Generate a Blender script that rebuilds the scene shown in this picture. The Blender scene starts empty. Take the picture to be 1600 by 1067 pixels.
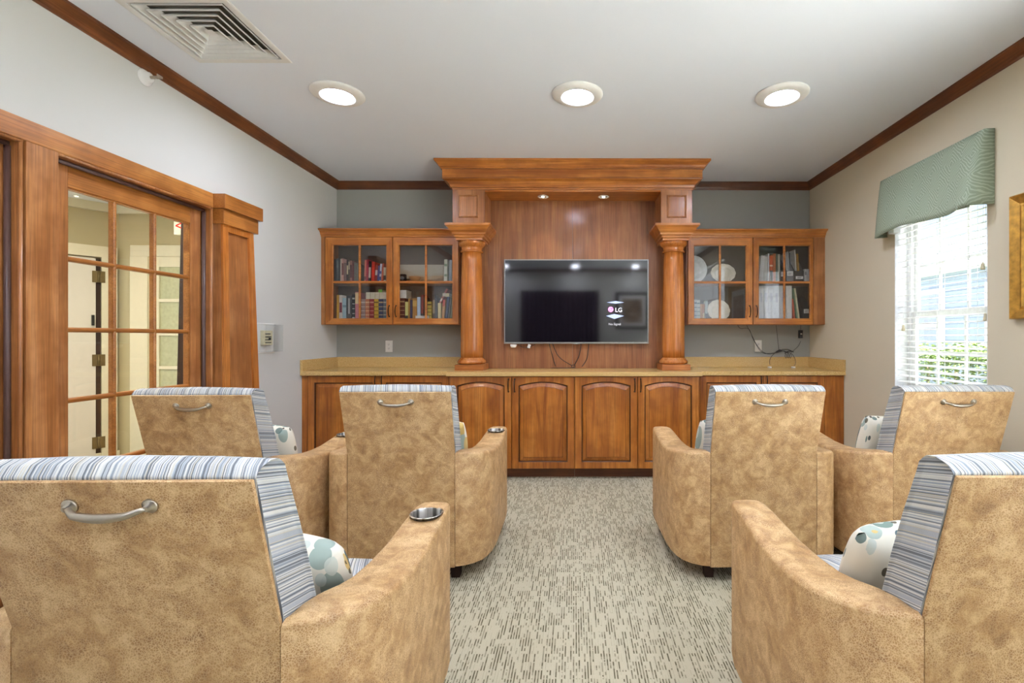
import bpy, bmesh, math, random
from math import sin, cos, pi, radians, sqrt
from mathutils import Vector, Matrix
random.seed(7)
SC = bpy.context.scene
COL = SC.collection

# ------------------------------------------------------------------ camera
FP, TH, CX, CY, EH = 749.3, 0.0055, 901.5, 526.7, 1.21      # focal (px of 1600), yaw, principal point, eye height
cam_d = bpy.data.cameras.new('camera'); cam = bpy.data.objects.new('camera', cam_d); COL.objects.link(cam)
cam_d.sensor_width = 36; cam_d.lens = FP / 1600 * 36
cam_d.shift_x = -(CX - 800) / 1600; cam_d.shift_y = (CY - 533.5) / 1600
cam_d.clip_start = 0.05; cam_d.clip_end = 200
cam.location = (0, 0, EH); cam.rotation_euler = (pi / 2, 0, -TH)
SC.camera = cam
# ------------------------------------------------------------------ colour management, sky, light levels
SC.view_settings.view_transform = 'Standard'; SC.view_settings.look = 'None'
SC.view_settings.gamma = 1; SC.view_settings.use_curve_mapping = False
SC.view_settings.exposure = 1.5
SKY_STRENGTH = 1.6
CAN_STRENGTH = 74.0
SUN_STRENGTH = 34.0
HALL_POWER = 22.0
w = bpy.data.worlds.new('world'); SC.world = w; w.use_nodes = True
bgn = w.node_tree.nodes['Background']
bgn.inputs[0].default_value = (0.86, 0.93, 1.0, 1); bgn.inputs[1].default_value = SKY_STRENGTH

sd = bpy.data.lights.new('sun', 'SUN'); sd.energy = SUN_STRENGTH; sd.angle = radians(1.0); sd.color = (.95, .98, 1)
so = bpy.data.objects.new('sun', sd); COL.objects.link(so)
so.rotation_euler = Vector((0.02, 0.70, -0.72)).to_track_quat('-Z', 'Y').to_euler()

# ------------------------------------------------------------------ room sizes (metres, camera stands over the origin looking along +Y)
XL, XR, YB, YR, H = -2.355, 2.345, 4.767, -1.75, 2.745
CT = 0.914                      # counter height

def at(u, v, Y):
    t = (u - CX) / FP
    X = Y * (t * cos(TH) + sin(TH)) / (cos(TH) - t * sin(TH))
    d = X * sin(TH) + Y * cos(TH)
    return X, EH - (v - CY) * d / FP
def on_x(u, v, X):
    t = (u - CX) / FP
    Y = X * (cos(TH) - t * sin(TH)) / (sin(TH) + t * cos(TH))
    d = X * sin(TH) + Y * cos(TH)
    return Y, EH - (v - CY) * d / FP

# ------------------------------------------------------------------ materials
def S(r, g, b):
    f = lambda c: (c / 255 / 12.92) if c / 255 <= 0.04045 else ((c / 255 + 0.055) / 1.055) ** 2.4
    return (f(r), f(g), f(b), 1)
class NT:
    def __init__(s, name):
        s.m = bpy.data.materials.new(name); s.m.use_nodes = True
        s.t = s.m.node_tree; s.t.nodes.clear()
        s.out = s.t.nodes.new('ShaderNodeOutputMaterial')
    def n(s, kind, **kw):
        nd = s.t.nodes.new('ShaderNode' + kind)
        for k, v in kw.items():
            if k.startswith('i_'):
                key = k[2:]; key = int(key) if key.isdigit() else key.replace('_', ' ')
                s.set(nd.inputs[key], v)
            else: setattr(nd, k, v)
        return nd
    def set(s, sock, v):
        if isinstance(v, bpy.types.NodeSocket): s.t.links.new(v, sock)
        elif isinstance(v, bpy.types.Node): s.t.links.new(v.outputs[0], sock)
        else: sock.default_value = v
    def math(s, op, a, b=0.0, c=0.0):
        nd = s.n('Math', operation=op); s.set(nd.inputs[0], a); s.set(nd.inputs[1], b); s.set(nd.inputs[2], c); return nd.outputs[0]
    def ramp(s, fac, stops, interp='LINEAR'):
        nd = s.n('ValToRGB'); nd.color_ramp.interpolation = interp
        e = nd.color_ramp.elements
        while len(e) < len(stops): e.new(0.5)
        for el, (p, c) in zip(e, stops): el.position = p; el.color = c
        s.set(nd.inputs[0], fac); return nd.outputs[0]
    def mix(s, fac, a, b, blend='MIX'):
        nd = s.n('MixRGB', blend_type=blend); s.set(nd.inputs[0], fac); s.set(nd.inputs[1], a); s.set(nd.inputs[2], b); return nd.outputs[0]
    def noise(s, vec, scale, detail=2.0, rough=0.5, dist=0.0, dim='3D'):
        nd = s.n('TexNoise', noise_dimensions=dim)
        if dim == '1D': s.set(nd.inputs['W'], vec)
        else: s.set(nd.inputs['Vector'], vec)
        nd.inputs['Scale'].default_value = scale; nd.inputs['Detail'].default_value = detail
        nd.inputs['Roughness'].default_value = rough; nd.inputs['Distortion'].default_value = dist
        return nd.outputs[0]
    def coord(s, scale=(1, 1, 1), loc=(0, 0, 0), rnd=0.0, rot=(0, 0, 0)):
        tc = s.n('TexCoord').outputs['Object']
        if rnd:
            oi = s.n('ObjectInfo').outputs['Random']
            v = s.math('MULTIPLY', oi, rnd)
            cb = s.n('CombineXYZ'); s.set(cb.inputs[0], v); s.set(cb.inputs[1], v); s.set(cb.inputs[2], v)
            ad = s.n('VectorMath', operation='ADD'); s.set(ad.inputs[0], tc); s.set(ad.inputs[1], cb); tc = ad.outputs[0]
        mp = s.n('Mapping'); s.set(mp.inputs[0], tc); mp.inputs['Scale'].default_value = scale
        mp.inputs['Location'].default_value = loc; mp.inputs['Rotation'].default_value = rot
        return mp.outputs[0]
    def bump(s, h, strength=0.3, dist=0.005):
        nd = s.n('Bump'); s.set(nd.inputs['Height'], h); nd.inputs['Strength'].default_value = strength
        nd.inputs['Distance'].default_value = dist; return nd.outputs[0]
    def pbr(s, col, rough=0.5, metal=0.0, normal=None, coat=0.0, spec=0.5, emit=None, es=0.0):
        p = s.n('BsdfPrincipled'); s.set(p.inputs['Base Color'], col); s.set(p.inputs['Roughness'], rough)
        p.inputs['Metallic'].default_value = metal; p.inputs['Coat Weight'].default_value = coat
        p.inputs['Coat Roughness'].default_value = 0.15; p.inputs['Specular IOR Level'].default_value = spec
        if normal is not None: s.set(p.inputs['Normal'], normal)
        if emit is not None: s.set(p.inputs['Emission Color'], emit); p.inputs['Emission Strength'].default_value = es
        s.t.links.new(p.outputs[0], s.out.inputs[0]); return s.m

_plain = {}
def plain(name, rgb, rough=0.5, metal=0.0, emit=0.0, var=0.04):
    key = (name, rgb, rough, metal, emit)
    if key in _plain: return _plain[key]
    t = NT(name)
    c = S(*rgb)
    nz = t.noise(t.coord(), 35, 3)
    lo = tuple(max(0, x * (1 - var * 2)) for x in c[:3]) + (1,); hi = tuple(min(1, x * (1 + var * 2)) for x in c[:3]) + (1,)
    col = t.ramp(nz, [(0.3, lo), (0.7, hi)])
    m = t.pbr(col, rough, metal, emit=(c if emit else None), es=emit)
    _plain[key] = m; return m

def wood(name, axis='z', base=(196, 119, 44), dark=(142, 74, 22), light=(214, 144, 68), rough=0.34, blot=0.5, warp=0.0):
    t = NT(name)
    k = {'x': (1.0, 13, 13), 'y': (13, 1.0, 13), 'z': (13, 13, 1.0)}[axis]
    g = {'x': (3.0, 160, 160), 'y': (160, 3.0, 160), 'z': (160, 160, 3.0)}[axis]
    a = t.noise(t.coord(k, rnd=31.0), 0.9, 5, 0.6, 0.8)
    f = t.noise(t.coord(g, rnd=17.0), 1.0, 3, 0.6)
    b = t.noise(t.coord((1, 1, 1), rnd=9.0), 5.0, 3, 0.55)
    col = t.ramp(a, [(0.28, S(*dark)), (0.5, S(*base)), (0.75, S(*light))])
    col = t.mix(t.math('MULTIPLY', t.ramp(b, [(0.42, (1, 1, 1, 1)), (0.62, (0, 0, 0, 1))]), blot), col, S(*dark), 'MIX')
    fg = t.ramp(f, [(0.35, (0.72, 0.72, 0.72, 1)), (0.6, (1.04, 1.04, 1.04, 1))])
    col = t.mix(1.0, col, fg, 'MULTIPLY')
    return t.pbr(col, rough, normal=t.bump(f, 0.05, 0.001), coat=0.25)

def wall_paint(name, rgb):
    t = NT(name)
    n = t.noise(t.coord(), 120, 3, 0.6); b = t.noise(t.coord(), 1.2, 2)
    c = S(*rgb); lo = tuple(x * 0.97 for x in c[:3]) + (1,)
    return t.pbr(t.ramp(b, [(0.3, lo), (0.7, c)]), 0.75, normal=t.bump(n, 0.12, 0.003), spec=0.25)

def leather():
    t = NT('tan_leather')
    co = t.coord(rnd=5.0)
    d = t.n('TexNoise'); t.set(d.inputs['Vector'], co); d.inputs['Scale'].default_value = 60; d.inputs['Detail'].default_value = 2
    ds = t.n('VectorMath', operation='SCALE'); t.set(ds.inputs[0], d.outputs['Color']); ds.inputs['Scale'].default_value = 0.012
    ad = t.n('VectorMath', operation='ADD'); t.set(ad.inputs[0], co); t.set(ad.inputs[1], ds.outputs[0])
    v = t.n('TexVoronoi', feature='DISTANCE_TO_EDGE'); t.set(v.inputs['Vector'], ad.outputs[0]); v.inputs['Scale'].default_value = 205
    crack = t.ramp(v.outputs[0], [(0.02, (1, 1, 1, 1)), (0.18, (0, 0, 0, 1))])
    blot = t.noise(co, 22, 8, 0.72, 0.55)
    col = t.ramp(blot, [(0.34, S(146, 106, 64)), (0.5, S(176, 135, 86)), (0.64, S(206, 170, 120))])
    fine = t.noise(co, 11, 4, 0.6, 0.4)
    cf = t.math('MULTIPLY', t.ramp(fine, [(0.36, (0.3, 0.3, 0.3, 1)), (0.58, (1, 1, 1, 1))]), crack)
    col = t.mix(t.math('MULTIPLY', cf, 0.68), col, S(228, 196, 150))
    hgt = t.math('SUBTRACT', t.noise(co, 300, 2), t.math('MULTIPLY', crack, 0.6))
    return t.pbr(col, 0.45, normal=t.bump(hgt, 0.22, 0.002), spec=0.4)

def stripes(name='striped_fabric'):
    t = NT(name)
    tc = t.n('TexCoord').outputs['Object']
    sp = t.n('SeparateXYZ'); t.set(sp.inputs[0], tc)
    ns = t.n('SeparateXYZ'); t.set(ns.inputs[0], t.n('TexCoord').outputs['Normal'])
    side = t.math('GREATER_THAN', t.math('ABSOLUTE', ns.outputs[0]), 0.7)
    y2 = t.math('MULTIPLY', sp.outputs[1], 0.22)
    zc = t.math('ADD', sp.outputs[2], y2)
    xc = t.math('ADD', sp.outputs[0], t.math('MULTIPLY', sp.outputs[1], 0.35))
    c = t.math('ADD', t.math('MULTIPLY', zc, side), t.math('MULTIPLY', xc, t.math('SUBTRACT', 1.0, side)))
    a = t.noise(t.math('FLOOR', t.math('MULTIPLY', c, 520)), 0.73, 1, dim='1D')
    col = t.ramp(a, [(0.0, S(120, 124, 126)), (0.33, S(150, 156, 160)), (0.40, S(216, 216, 210)), (0.46, S(188, 192, 196)),
                     (0.51, S(228, 226, 218)), (0.57, S(166, 174, 184)), (0.61, S(210, 202, 182)), (0.67, S(128, 132, 138))], 'CONSTANT')
    wv = t.noise(t.coord((900, 900, 900)), 1.0, 1)
    col = t.mix(0.25, col, wv, 'MULTIPLY')
    return t.pbr(col, 0.85, normal=t.bump(wv, 0.2, 0.001), spec=0.2)

def floral():
    t = NT('leaf_print_fabric')
    base = S(226, 221, 205); col = base
    for (sc, rot, ln, stops, mx, thr) in (
            (15, 0.6, 0.38, [(0.0, S(118, 140, 130)), (0.3, S(150, 166, 156)), (0.5, S(190, 160, 90)), (0.62, S(172, 186, 176)), (0.8, S(74, 98, 104))], 0.95, 0.40),
            (18, -0.8, 0.4, [(0.0, S(196, 204, 194)), (0.4, S(96, 116, 110)), (0.7, S(206, 178, 110))], 0.9, 0.34),
            (34, 0.2, 0.45, [(0.0, S(70, 62, 52)), (0.5, S(92, 84, 66)), (0.8, S(60, 74, 78))], 0.9, 0.24)):
        v = t.n('TexVoronoi', feature='F1'); t.set(v.inputs['Vector'], t.coord((1, 1, ln), rnd=6.0, rot=(0, rot, 0)))
        v.inputs['Scale'].default_value = sc; v.inputs['Randomness'].default_value = 0.8
        sep = t.n('SeparateColor'); t.set(sep.inputs[0], v.outputs['Color'])
        cc = t.ramp(sep.outputs[0], stops, 'CONSTANT')
        on = t.math('LESS_THAN', v.outputs['Distance'], thr)
        if sc == 34: on = t.math('MULTIPLY', on, t.math('GREATER_THAN', sep.outputs[1], 0.62))
        col = t.mix(t.math('MULTIPLY', on, mx), col, cc)
    return t.pbr(col, 0.8, spec=0.2)

def carpet():
    t = NT('grey_woven_carpet')
    tc = t.coord()
    def cells(sx, sy, off=0.0):
        mp = t.n('Mapping'); t.set(mp.inputs[0], tc); mp.inputs['Scale'].default_value = (sx, sy, 0); mp.inputs['Location'].default_value = (off, off * 1.7, 0)
        fl = t.n('VectorMath', operation='FLOOR'); t.set(fl.inputs[0], mp.outputs[0])
        wn = t.n('TexWhiteNoise', noise_dimensions='2D'); t.set(wn.inputs['Vector'], fl.outputs[0]); return wn.outputs[0]
    fine = cells(190, 60); fine2 = cells(190, 22, 5.1)
    plaidx = cells(26, 7, 2.2); plaidy = t.noise(t.coord((9, 9, 0)), 1.0, 2)
    thr = t.math('ADD', 0.26, t.math('MULTIPLY', t.math('ADD', t.math('MULTIPLY', plaidx, 0.5), plaidy), 0.36))
    colm = t.math('GREATER_THAN', t.math('FRACT', t.math('MULTIPLY', t.n('SeparateXYZ', i_0=tc).outputs[0], 95.0)), 0.5)
    dark = t.math('MULTIPLY', colm, t.math('LESS_THAN', t.math('ADD', t.math('MULTIPLY', fine, 0.35), t.math('MULTIPLY', fine2, 0.65)), thr))
    dark = t.math('MULTIPLY', dark, t.math('ADD', 0.45, t.math('MULTIPLY', fine, 0.9)))
    col = t.mix(t.math('MULTIPLY', dark, 0.95), S(192, 184, 160), S(104, 97, 76))
    f2 = t.noise(t.coord((300, 300, 1)), 1.0, 2)
    col = t.mix(0.25, col, t.ramp(f2, [(0.3, (0.5, 0.5, 0.5, 1)), (0.7, (1, 1, 1, 1))]), 'MULTIPLY')
    return t.pbr(col, 0.95, normal=t.bump(fine, 0.3, 0.003), spec=0.1)

def stone():
    t = NT('speckled_gold_quartz')
    a = t.noise(t.coord(), 210, 3, 0.7); b = t.noise(t.coord(), 330, 2, 0.6); c = t.noise(t.coord(), 6, 3)
    col = t.ramp(a, [(0.34, S(176, 136, 74)), (0.5, S(214, 178, 112)), (0.66, S(232, 202, 146))])
    col = t.mix(t.ramp(b, [(0.66, (0, 0, 0, 1)), (0.72, (1, 1, 1, 1))]), col, S(110, 80, 46))
    col = t.mix(t.math('MULTIPLY', c, 0.25), col, S(206, 168, 100))
    return t.pbr(col, 0.18, spec=0.5)

def glass(name='clear_glass', tint=(1, 1, 1, 1), boost=1.0):
    t = NT(name)
    fr = t.n('Fresnel'); bf = t.n('NewGeometry').outputs['Backfacing']; t.set(fr.inputs[0], t.math('SUBTRACT', 1.5, t.math('MULTIPLY', bf, .83333)))
    tr = t.n('BsdfTransparent'); tr.inputs[0].default_value = tint
    gl = t.n('BsdfGlossy'); gl.inputs['Roughness'].default_value = 0.015
    mx = t.n('MixShader'); t.set(mx.inputs[0], t.math('MULTIPLY', fr.outputs[0], boost)); t.t.links.new(tr.outputs[0], mx.inputs[1]); t.t.links.new(gl.outputs[0], mx.inputs[2])
    t.t.links.new(mx.outputs[0], t.out.inputs[0]); return t.m

def valance_fabric():
    t = NT('sage_diamond_fabric')
    tc = t.n('TexCoord').outputs['Object']
    sp = t.n('SeparateXYZ'); t.set(sp.inputs[0], tc)
    y = sp.outputs[1]; z = sp.outputs[2]
    def tri(v, per): return t.math('ABSOLUTE', t.math('SUBTRACT', t.math('FRACT', t.math('DIVIDE', v, per)), 0.5))
    wob = t.math('MULTIPLY', t.noise(t.coord(), 14, 2), 0.25)
    d = t.math('ADD', t.math('ADD', tri(y, 0.16), t.math('MULTIPLY', tri(z, 0.24), 1.3)), wob)
    ln = t.math('FRACT', t.math('MULTIPLY', d, 9))
    on = t.math('LESS_THAN', ln, 0.38)
    col = t.mix(t.math('MULTIPLY', on, 0.55), S(142, 154, 132), S(184, 194, 172))
    return t.pbr(col, 0.7, normal=t.bump(on, 0.15, 0.001), spec=0.3)

def emis(name, rgb, st):
    t = NT(name); e = t.n('Emission'); e.inputs[0].default_value = S(*rgb); e.inputs[1].default_value = st
    t.t.links.new(e.outputs[0], t.out.inputs[0]); return t.m

def siding():
    t = NT('pale_blue_lap_siding')
    sp = t.n('SeparateXYZ'); t.set(sp.inputs[0], t.n('TexCoord').outputs['Object'])
    fr = t.math('FRACT', t.math('DIVIDE', sp.outputs[2], 0.13))
    col = t.mix(t.math('LESS_THAN', fr, 0.1), S(132, 142, 162), S(92, 102, 124))
    return t.pbr(col, 0.7, normal=t.bump(fr, 0.5, 0.01))

def leaves():
    t = NT('green_leaves')
    n = t.noise(t.coord(), 40, 3)
    return t.pbr(t.ramp(n, [(0.3, S(44, 62, 26)), (0.55, S(82, 104, 42)), (0.75, S(124, 132, 66))]), 0.6)

def glint_streak_steel():
    t = NT('stainless_steel'); n = t.noise(t.coord((60, 60, 0.5)), 1.0, 3)  # streaks put the vertical highlights of the steel into its colour
    return t.pbr(t.ramp(n, [(.35, S(120, 118, 112)), (.5, S(206, 204, 200)), (.65, S(250, 250, 250))]), 0.3, 1.0)

M = dict(
    wz=wood('maple_wood_vertical', 'z'), wx=wood('maple_wood_lengthwise', 'x', (203, 125, 52), (152, 83, 29), (219, 151, 78)), wy=wood('maple_wood_wall_run', 'y', (194, 125, 58), (148, 86, 34), (214, 150, 82)),
    wzl=wood('maple_wood_door_frame', 'z', (192, 128, 72), (150, 90, 46), (214, 154, 102), blot=0.6),
    wc=wood('column_wood', 'z', (202, 122, 52), (158, 86, 32), (218, 146, 78), 0.22, 0.3),
    wpan=wood('veneer_panel_wood', 'z', (160, 102, 60), (128, 76, 40), (180, 124, 74), 0.5, 0.3),
    wcr=wood('dark_crown_wood_x', 'x', (112, 62, 30), (80, 40, 18), (134, 78, 40), 0.4), wcry=wood('dark_crown_wood_y', 'y', (124, 70, 34), (90, 46, 20), (150, 90, 46), 0.4),
    glaze_shade=plain('glaze_and_shadow_lines', (92, 50, 22), 0.4), gap=plain('dark_reveal', (48, 26, 14), 0.7), gasket=plain('brown_weatherstrip', (92, 68, 62), 0.35), inside=plain('cabinet_interior_brown', (112, 96, 84), 0.6),
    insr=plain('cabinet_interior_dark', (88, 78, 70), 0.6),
    leather=leather(), stripe=stripes(), floral=floral(), carpet=carpet(), stone=stone(), glass=glass(), cabglass=glass('cabinet_glass', (0.93, 0.93, 0.93, 1), 1.3),
    walll=wall_paint('daylit_wall_paint', (214, 213, 207)), wallr=wall_paint('beige_wall_paint', (214, 203, 178)), wallb=wall_paint('charcoal_grey_wall_paint', (168, 169, 162)),  # left wall is the same beige paint, with window daylight mixed into its colour
    ceil=wall_paint('ceiling_paint', (234, 240, 248)), hallp=wall_paint('hall_tan_paint', (190, 180, 146)), cream=plain('cream_trim_paint', (222, 216, 192), 0.4, var=.01),
    hdoor=plain('white_hall_door_paint', (218, 212, 202), 0.5, var=.01), white=plain('white_plastic', (236, 235, 230), 0.4, var=.01), nickel=plain('brushed_nickel', (184, 175, 160), 0.33, 1.0),
    steel=glint_streak_steel(), bronze=plain('aged_bronze', (58, 40, 30), 0.35, 0.8), brass=plain('dull_brass', (120, 104, 70), 0.45, 0.9),
    black=plain('black_plastic', (22, 22, 24), 0.35), rubber=plain('dark_rubber', (40, 40, 42), 0.6), bezel=plain('dark_silver_bezel', (158, 156, 152), 0.3, 0.6),
    valance=valance_fabric(), gold=plain('antique_gold', (188, 142, 62), 0.35, 0.6, var=0.15), vinyl=plain('white_vinyl', (240, 241, 242), 0.4),
    slat=plain('white_blind_slat', (242, 242, 240), 0.45), vent=plain('white_vent_metal', (226, 226, 222), 0.45, var=.01), ventdark=plain('dark_duct', (40, 38, 34), 0.7),
    pages=plain('book_pages', (224, 214, 190), 0.8), plate=plain('cream_glazed_china', (226, 220, 198), 0.2), platew=plain('white_glazed_china', (226, 230, 226), 0.2),
    siding=siding(), leaf=leaves(), soil=plain('bounce_paving', (214, 212, 204), 0.9), bark=plain('hedge_bark', (70, 56, 42), 0.9), curtain=plain('dark_plum_drape', (52, 30, 34), 0.8),
    darkgl=plain('grey_window_pane', (120, 128, 146), 0.15), led=emis('lamp_diffuser', (228, 235, 255), CAN_STRENGTH),
)

# ------------------------------------------------------------------ mesh helpers
ORG = {}
class MB:
    def __init__(s): s.bm = bmesh.new(); s.mi = 0
    def _tag(s, fs):
        for f in fs: f.material_index = s.mi
    def poly(s, pts, faces):
        vs = [s.bm.verts.new(p) for p in pts]; out = []
        for f in faces:
            try: out.append(s.bm.faces.new([vs[i] for i in f]))
            except ValueError: pass
        s._tag(out); return vs
    def box(s, x0, x1, y0, y1, z0, z1, bev=0.0, M4=None):
        b = bmesh.new()
        P = [(x, y, z) for x in (min(x0, x1), max(x0, x1)) for y in (min(y0, y1), max(y0, y1)) for z in (min(z0, z1), max(z0, z1))]
        v = [b.verts.new(p) for p in P]
        for f in ((0, 1, 3, 2), (4, 6, 7, 5), (0, 4, 5, 1), (2, 3, 7, 6), (0, 2, 6, 4), (1, 5, 7, 3)): b.faces.new([v[i] for i in f])
        if bev: bmesh.ops.bevel(b, geom=b.edges[:], offset=bev, segments=2, affect='EDGES', profile=0.5)
        s.merge(b, M4); return s
    def merge(s, b, M4=None):
        if M4 is not None: b.transform(M4)
        mp = {v: s.bm.verts.new(v.co) for v in b.verts}
        for f in b.faces:
            try: nf = s.bm.faces.new([mp[v] for v in f.verts]); nf.material_index = s.mi; nf.smooth = f.smooth
            except ValueError: pass
        b.free()
    def loft(s, rings, cap0=True, cap1=True, closed=True, smooth=False):
        R = [[s.bm.verts.new(p) for p in r] for r in rings]; n = len(R[0]); out = []
        for a, b in zip(R, R[1:]):
            for i in range(n if closed else n - 1):
                j = (i + 1) % n
                try: out.append(s.bm.faces.new((a[i], a[j], b[j], b[i])))
                except ValueError: pass
        for f in out: f.smooth = smooth
        if cap0: out.append(s.bm.faces.new(R[0][::-1]))
        if cap1: out.append(s.bm.faces.new(R[-1]))
        s._tag(out); return s
    def prism(s, prof, axis, a, b):       # prof: 2D points in the two other axes
        def P(p, t): return {'x': (t, p[0], p[1]), 'y': (p[0], t, p[1]), 'z': (p[0], p[1], t)}[axis]
        return s.loft([[P(p, a) for p in prof], [P(p, b) for p in prof]])
    def lathe(s, prof, c=(0, 0, 0), n=32, axis='z', cap=True, smooth=True):
        rings = []
        for r, t in prof:
            ring = []
            for k in range(n):
                a = 2 * pi * k / n; p = (r * cos(a), r * sin(a), t)
                if axis == 'x': p = (t, r * cos(a), r * sin(a))
                if axis == 'y': p = (r * cos(a), t, r * sin(a))
                ring.append(tuple(p[i] + c[i] for i in range(3)))
            rings.append(ring)
        return s.loft(rings, cap, cap, True, smooth)
    def tube(s, pts, r, n=8):
        pts = [Vector(p) for p in pts]; rings = []; up = None
        for i, p in enumerate(pts):
            d = (pts[min(i + 1, len(pts) - 1)] - pts[max(i - 1, 0)]).normalized()
            if up is None: up = Vector((0, 0, 1)) if abs(d.z) < 0.9 else Vector((0, 1, 0))
            a = d.cross(up).normalized(); b = a.cross(d).normalized(); up = b
            rr = r[i] if isinstance(r, (list, tuple)) else r
            rings.append([p + (a * cos(2 * pi * k / n) + b * sin(2 * pi * k / n)) * rr for k in range(n)])
        return s.loft(rings, smooth=True)
    def build(s, name, mat, parent=None, bevel=0.0, smooth_angle=None):
        bm = s.bm
        bmesh.ops.remove_doubles(bm, verts=bm.verts[:], dist=1e-6)
        bmesh.ops.recalc_face_normals(bm, faces=bm.faces[:])
        if bevel:
            eg = [e for e in bm.edges if len(e.link_faces) == 2 and e.calc_face_angle(0) > 0.5]
            bmesh.ops.bevel(bm, geom=eg, offset=bevel, segments=2, affect='EDGES', profile=0.5)
        if smooth_angle:
            for f in bm.faces: f.smooth = True
            for e in bm.edges:
                if len(e.link_faces) == 2 and e.calc_face_angle(0) > smooth_angle: e.smooth = False
        off = ORG.get(parent.name, Vector()) if parent else Vector()
        if off.length: bmesh.ops.translate(bm, verts=bm.verts[:], vec=-off)
        me = bpy.data.meshes.new(name); bm.to_mesh(me); bm.free()
        for mm in (mat if isinstance(mat, (list, tuple)) else [mat]): me.materials.append(mm)
        o = bpy.data.objects.new(name, me); COL.objects.link(o)
        if parent: o.parent = parent
        ORG[o.name] = off.copy()
        return o
def thing(name, loc, label, cat, group=None, rz=0.0):
    o = bpy.data.objects.new(name, None); COL.objects.link(o); o.empty_display_size = 0.05
    o.location = loc; o.rotation_euler = (0, 0, rz); ORG[o.name] = Vector(loc)
    o['label'] = label; o['category'] = cat
    if group: o['group'] = group
    return o
def tag(o, label, cat, group=None, kind=None):
    o['label'] = label; o['category'] = cat
    if group: o['group'] = group
    if kind: o['kind'] = kind
    return o
def struct(o, label=None):
    o['kind'] = 'structure'
    if label: o['label'] = label
    return o
def text_mesh(body, size, name, mat, parent, mtx, extrude=0.0005, align='LEFT'):
    cu = bpy.data.curves.new(name, 'FONT'); cu.body = body; cu.size = size; cu.extrude = extrude; cu.align_x = align
    tmp = bpy.data.objects.new('tmp', cu); COL.objects.link(tmp)
    dg = bpy.context.evaluated_depsgraph_get(); me = bpy.data.meshes.new_from_object(tmp.evaluated_get(dg))
    bpy.data.objects.remove(tmp); bpy.data.curves.remove(cu)
    off = ORG.get(parent.name, Vector())
    me.transform(Matrix.Translation(-off) @ mtx); me.materials.clear(); me.materials.append(mat); me.name = name
    o = bpy.data.objects.new(name, me); COL.objects.link(o); o.parent = parent; ORG[o.name] = off.copy()
    return o
def copy_tree(o, parent=None):
    c = o.copy(); COL.objects.link(c); c.parent = parent
    for ch in list(o.children): copy_tree(ch, c)
    return c

# ================================================================== THE ROOM
# ---- ceiling with the opening for the air diffuser
VX0, VX1, VY0, VY1 = -2.091, -1.575, 2.17, 2.688
m = MB(); T = 0.1; e = 0.03
m.box(XL - .1, XR + .1, YR - .1, VY0 + e, H, H + T); m.box(XL - .1, XR + .1, VY1 - e, YB + .1, H, H + T)
m.box(XL - .1, VX0 + e, VY0 + e, VY1 - e, H, H + T); m.box(VX1 - e, XR + .1, VY0 + e, VY1 - e, H, H + T)
struct(m.build('ceiling', M['ceil']), 'flat white painted ceiling')
m = MB(); m.box(XL - 3.6, XR + .1, YR - .1, YB + 1.3, -0.05, 0); struct(m.build('floor', M['carpet']), 'grey carpet woven with dark flecks')
m = MB(); m.box(XL - .1, XR + .1, YB, YB + .1, 0, H); struct(m.build('wall_back', M['wallb']), 'dark grey accent wall behind the cabinets')
m = MB(); m.box(XL - .1, XR + .1, YR - .1, YR, 0, H); struct(m.build('wall_rear', M['walll']))
OY0, OY1, OZ = 1.10, 3.108, 2.045          # opening of the pair of glazed doors
m = MB(); m.box(XL - .12, XL, YR, OY0, 0, H); m.box(XL - .12, XL, OY1, YB, 0, H); m.box(XL - .12, XL, OY0, OY1, OZ, H)
struct(m.build('wall_left', M['walll']), 'left wall around the glazed doors, beige paint with daylight mixed into its colour')
WY0, WY1, WZ0, WZ1 = 2.709, 3.496, 0.78, 2.12     # window seen in the photograph
W2 = (-1.6, 1.5, 0.30, 2.45)                      # unseen window added behind the viewer to let in more daylight
m = MB(); XO = XR + .14
m.box(XR, XO, YR, YB, 0, min(WZ0, W2[2])); m.box(XR, XO, YR, YB, W2[3], H)
zl, zh = min(WZ0, W2[2]), max(WZ1, W2[3])
m.box(XR, XO, YR, W2[0], zl, zh); m.box(XR, XO, W2[1], WY0, zl, zh); m.box(XR, XO, WY1, YB, zl, zh)
m.box(XR, XO, WY0, WY1, zl, WZ0); m.box(XR, XO, WY0, WY1, WZ1, zh)
struct(m.build('wall_right', M['wallr']), 'beige right wall with the window')

# ---- crown moulding (a stained cove under the ceiling)
cp = [(0, -.073), (.006, -.073), (.008, -.062), (.013, -.058), (.016, -.048), (.024, -.036), (.034, -.022), (.040, -.014), (.041, -.010), (.047, -.008), (.047, 0), (0, 0)]
m = MB(); m.prism([(YB - a, H + b) for a, b in cp], 'x', XL, -1.10); m.prism([(YB - a, H + b) for a, b in cp], 'x', 1.06, XR); struct(m.build('trim_back', M['wcr']), 'dark stained crown moulding along the grey wall')
m = MB(); m.prism([(XL + a, H + b) for a, b in cp], 'y', YR, YB); struct(m.build('trim_left', M['wcry']), 'stained crown moulding along the left wall')
m = MB(); m.prism([(XR - a, H + b) for a, b in cp], 'y', YR, YB); struct(m.build('trim_right', M['wcry']), 'stained crown moulding along the right wall')
m = MB(); m.prism([(YR + a, H + b) for a, b in cp], 'x', XL, XR); struct(m.build('trim_rear', M['wcr']))
def baseb(nm, f):
    m = MB(); f(m); struct(m.build(nm, M['wx']))
baseb('baseboard_left', lambda m: (m.box(XL, XL + .015, 3.5, 4.14, 0, .12), m.box(XL, XL + .015, YR, OY0 - .12, 0, .12)))
baseb('baseboard_right', lambda m: m.box(XR - .015, XR, YR, 4.13, 0, .12))

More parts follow.
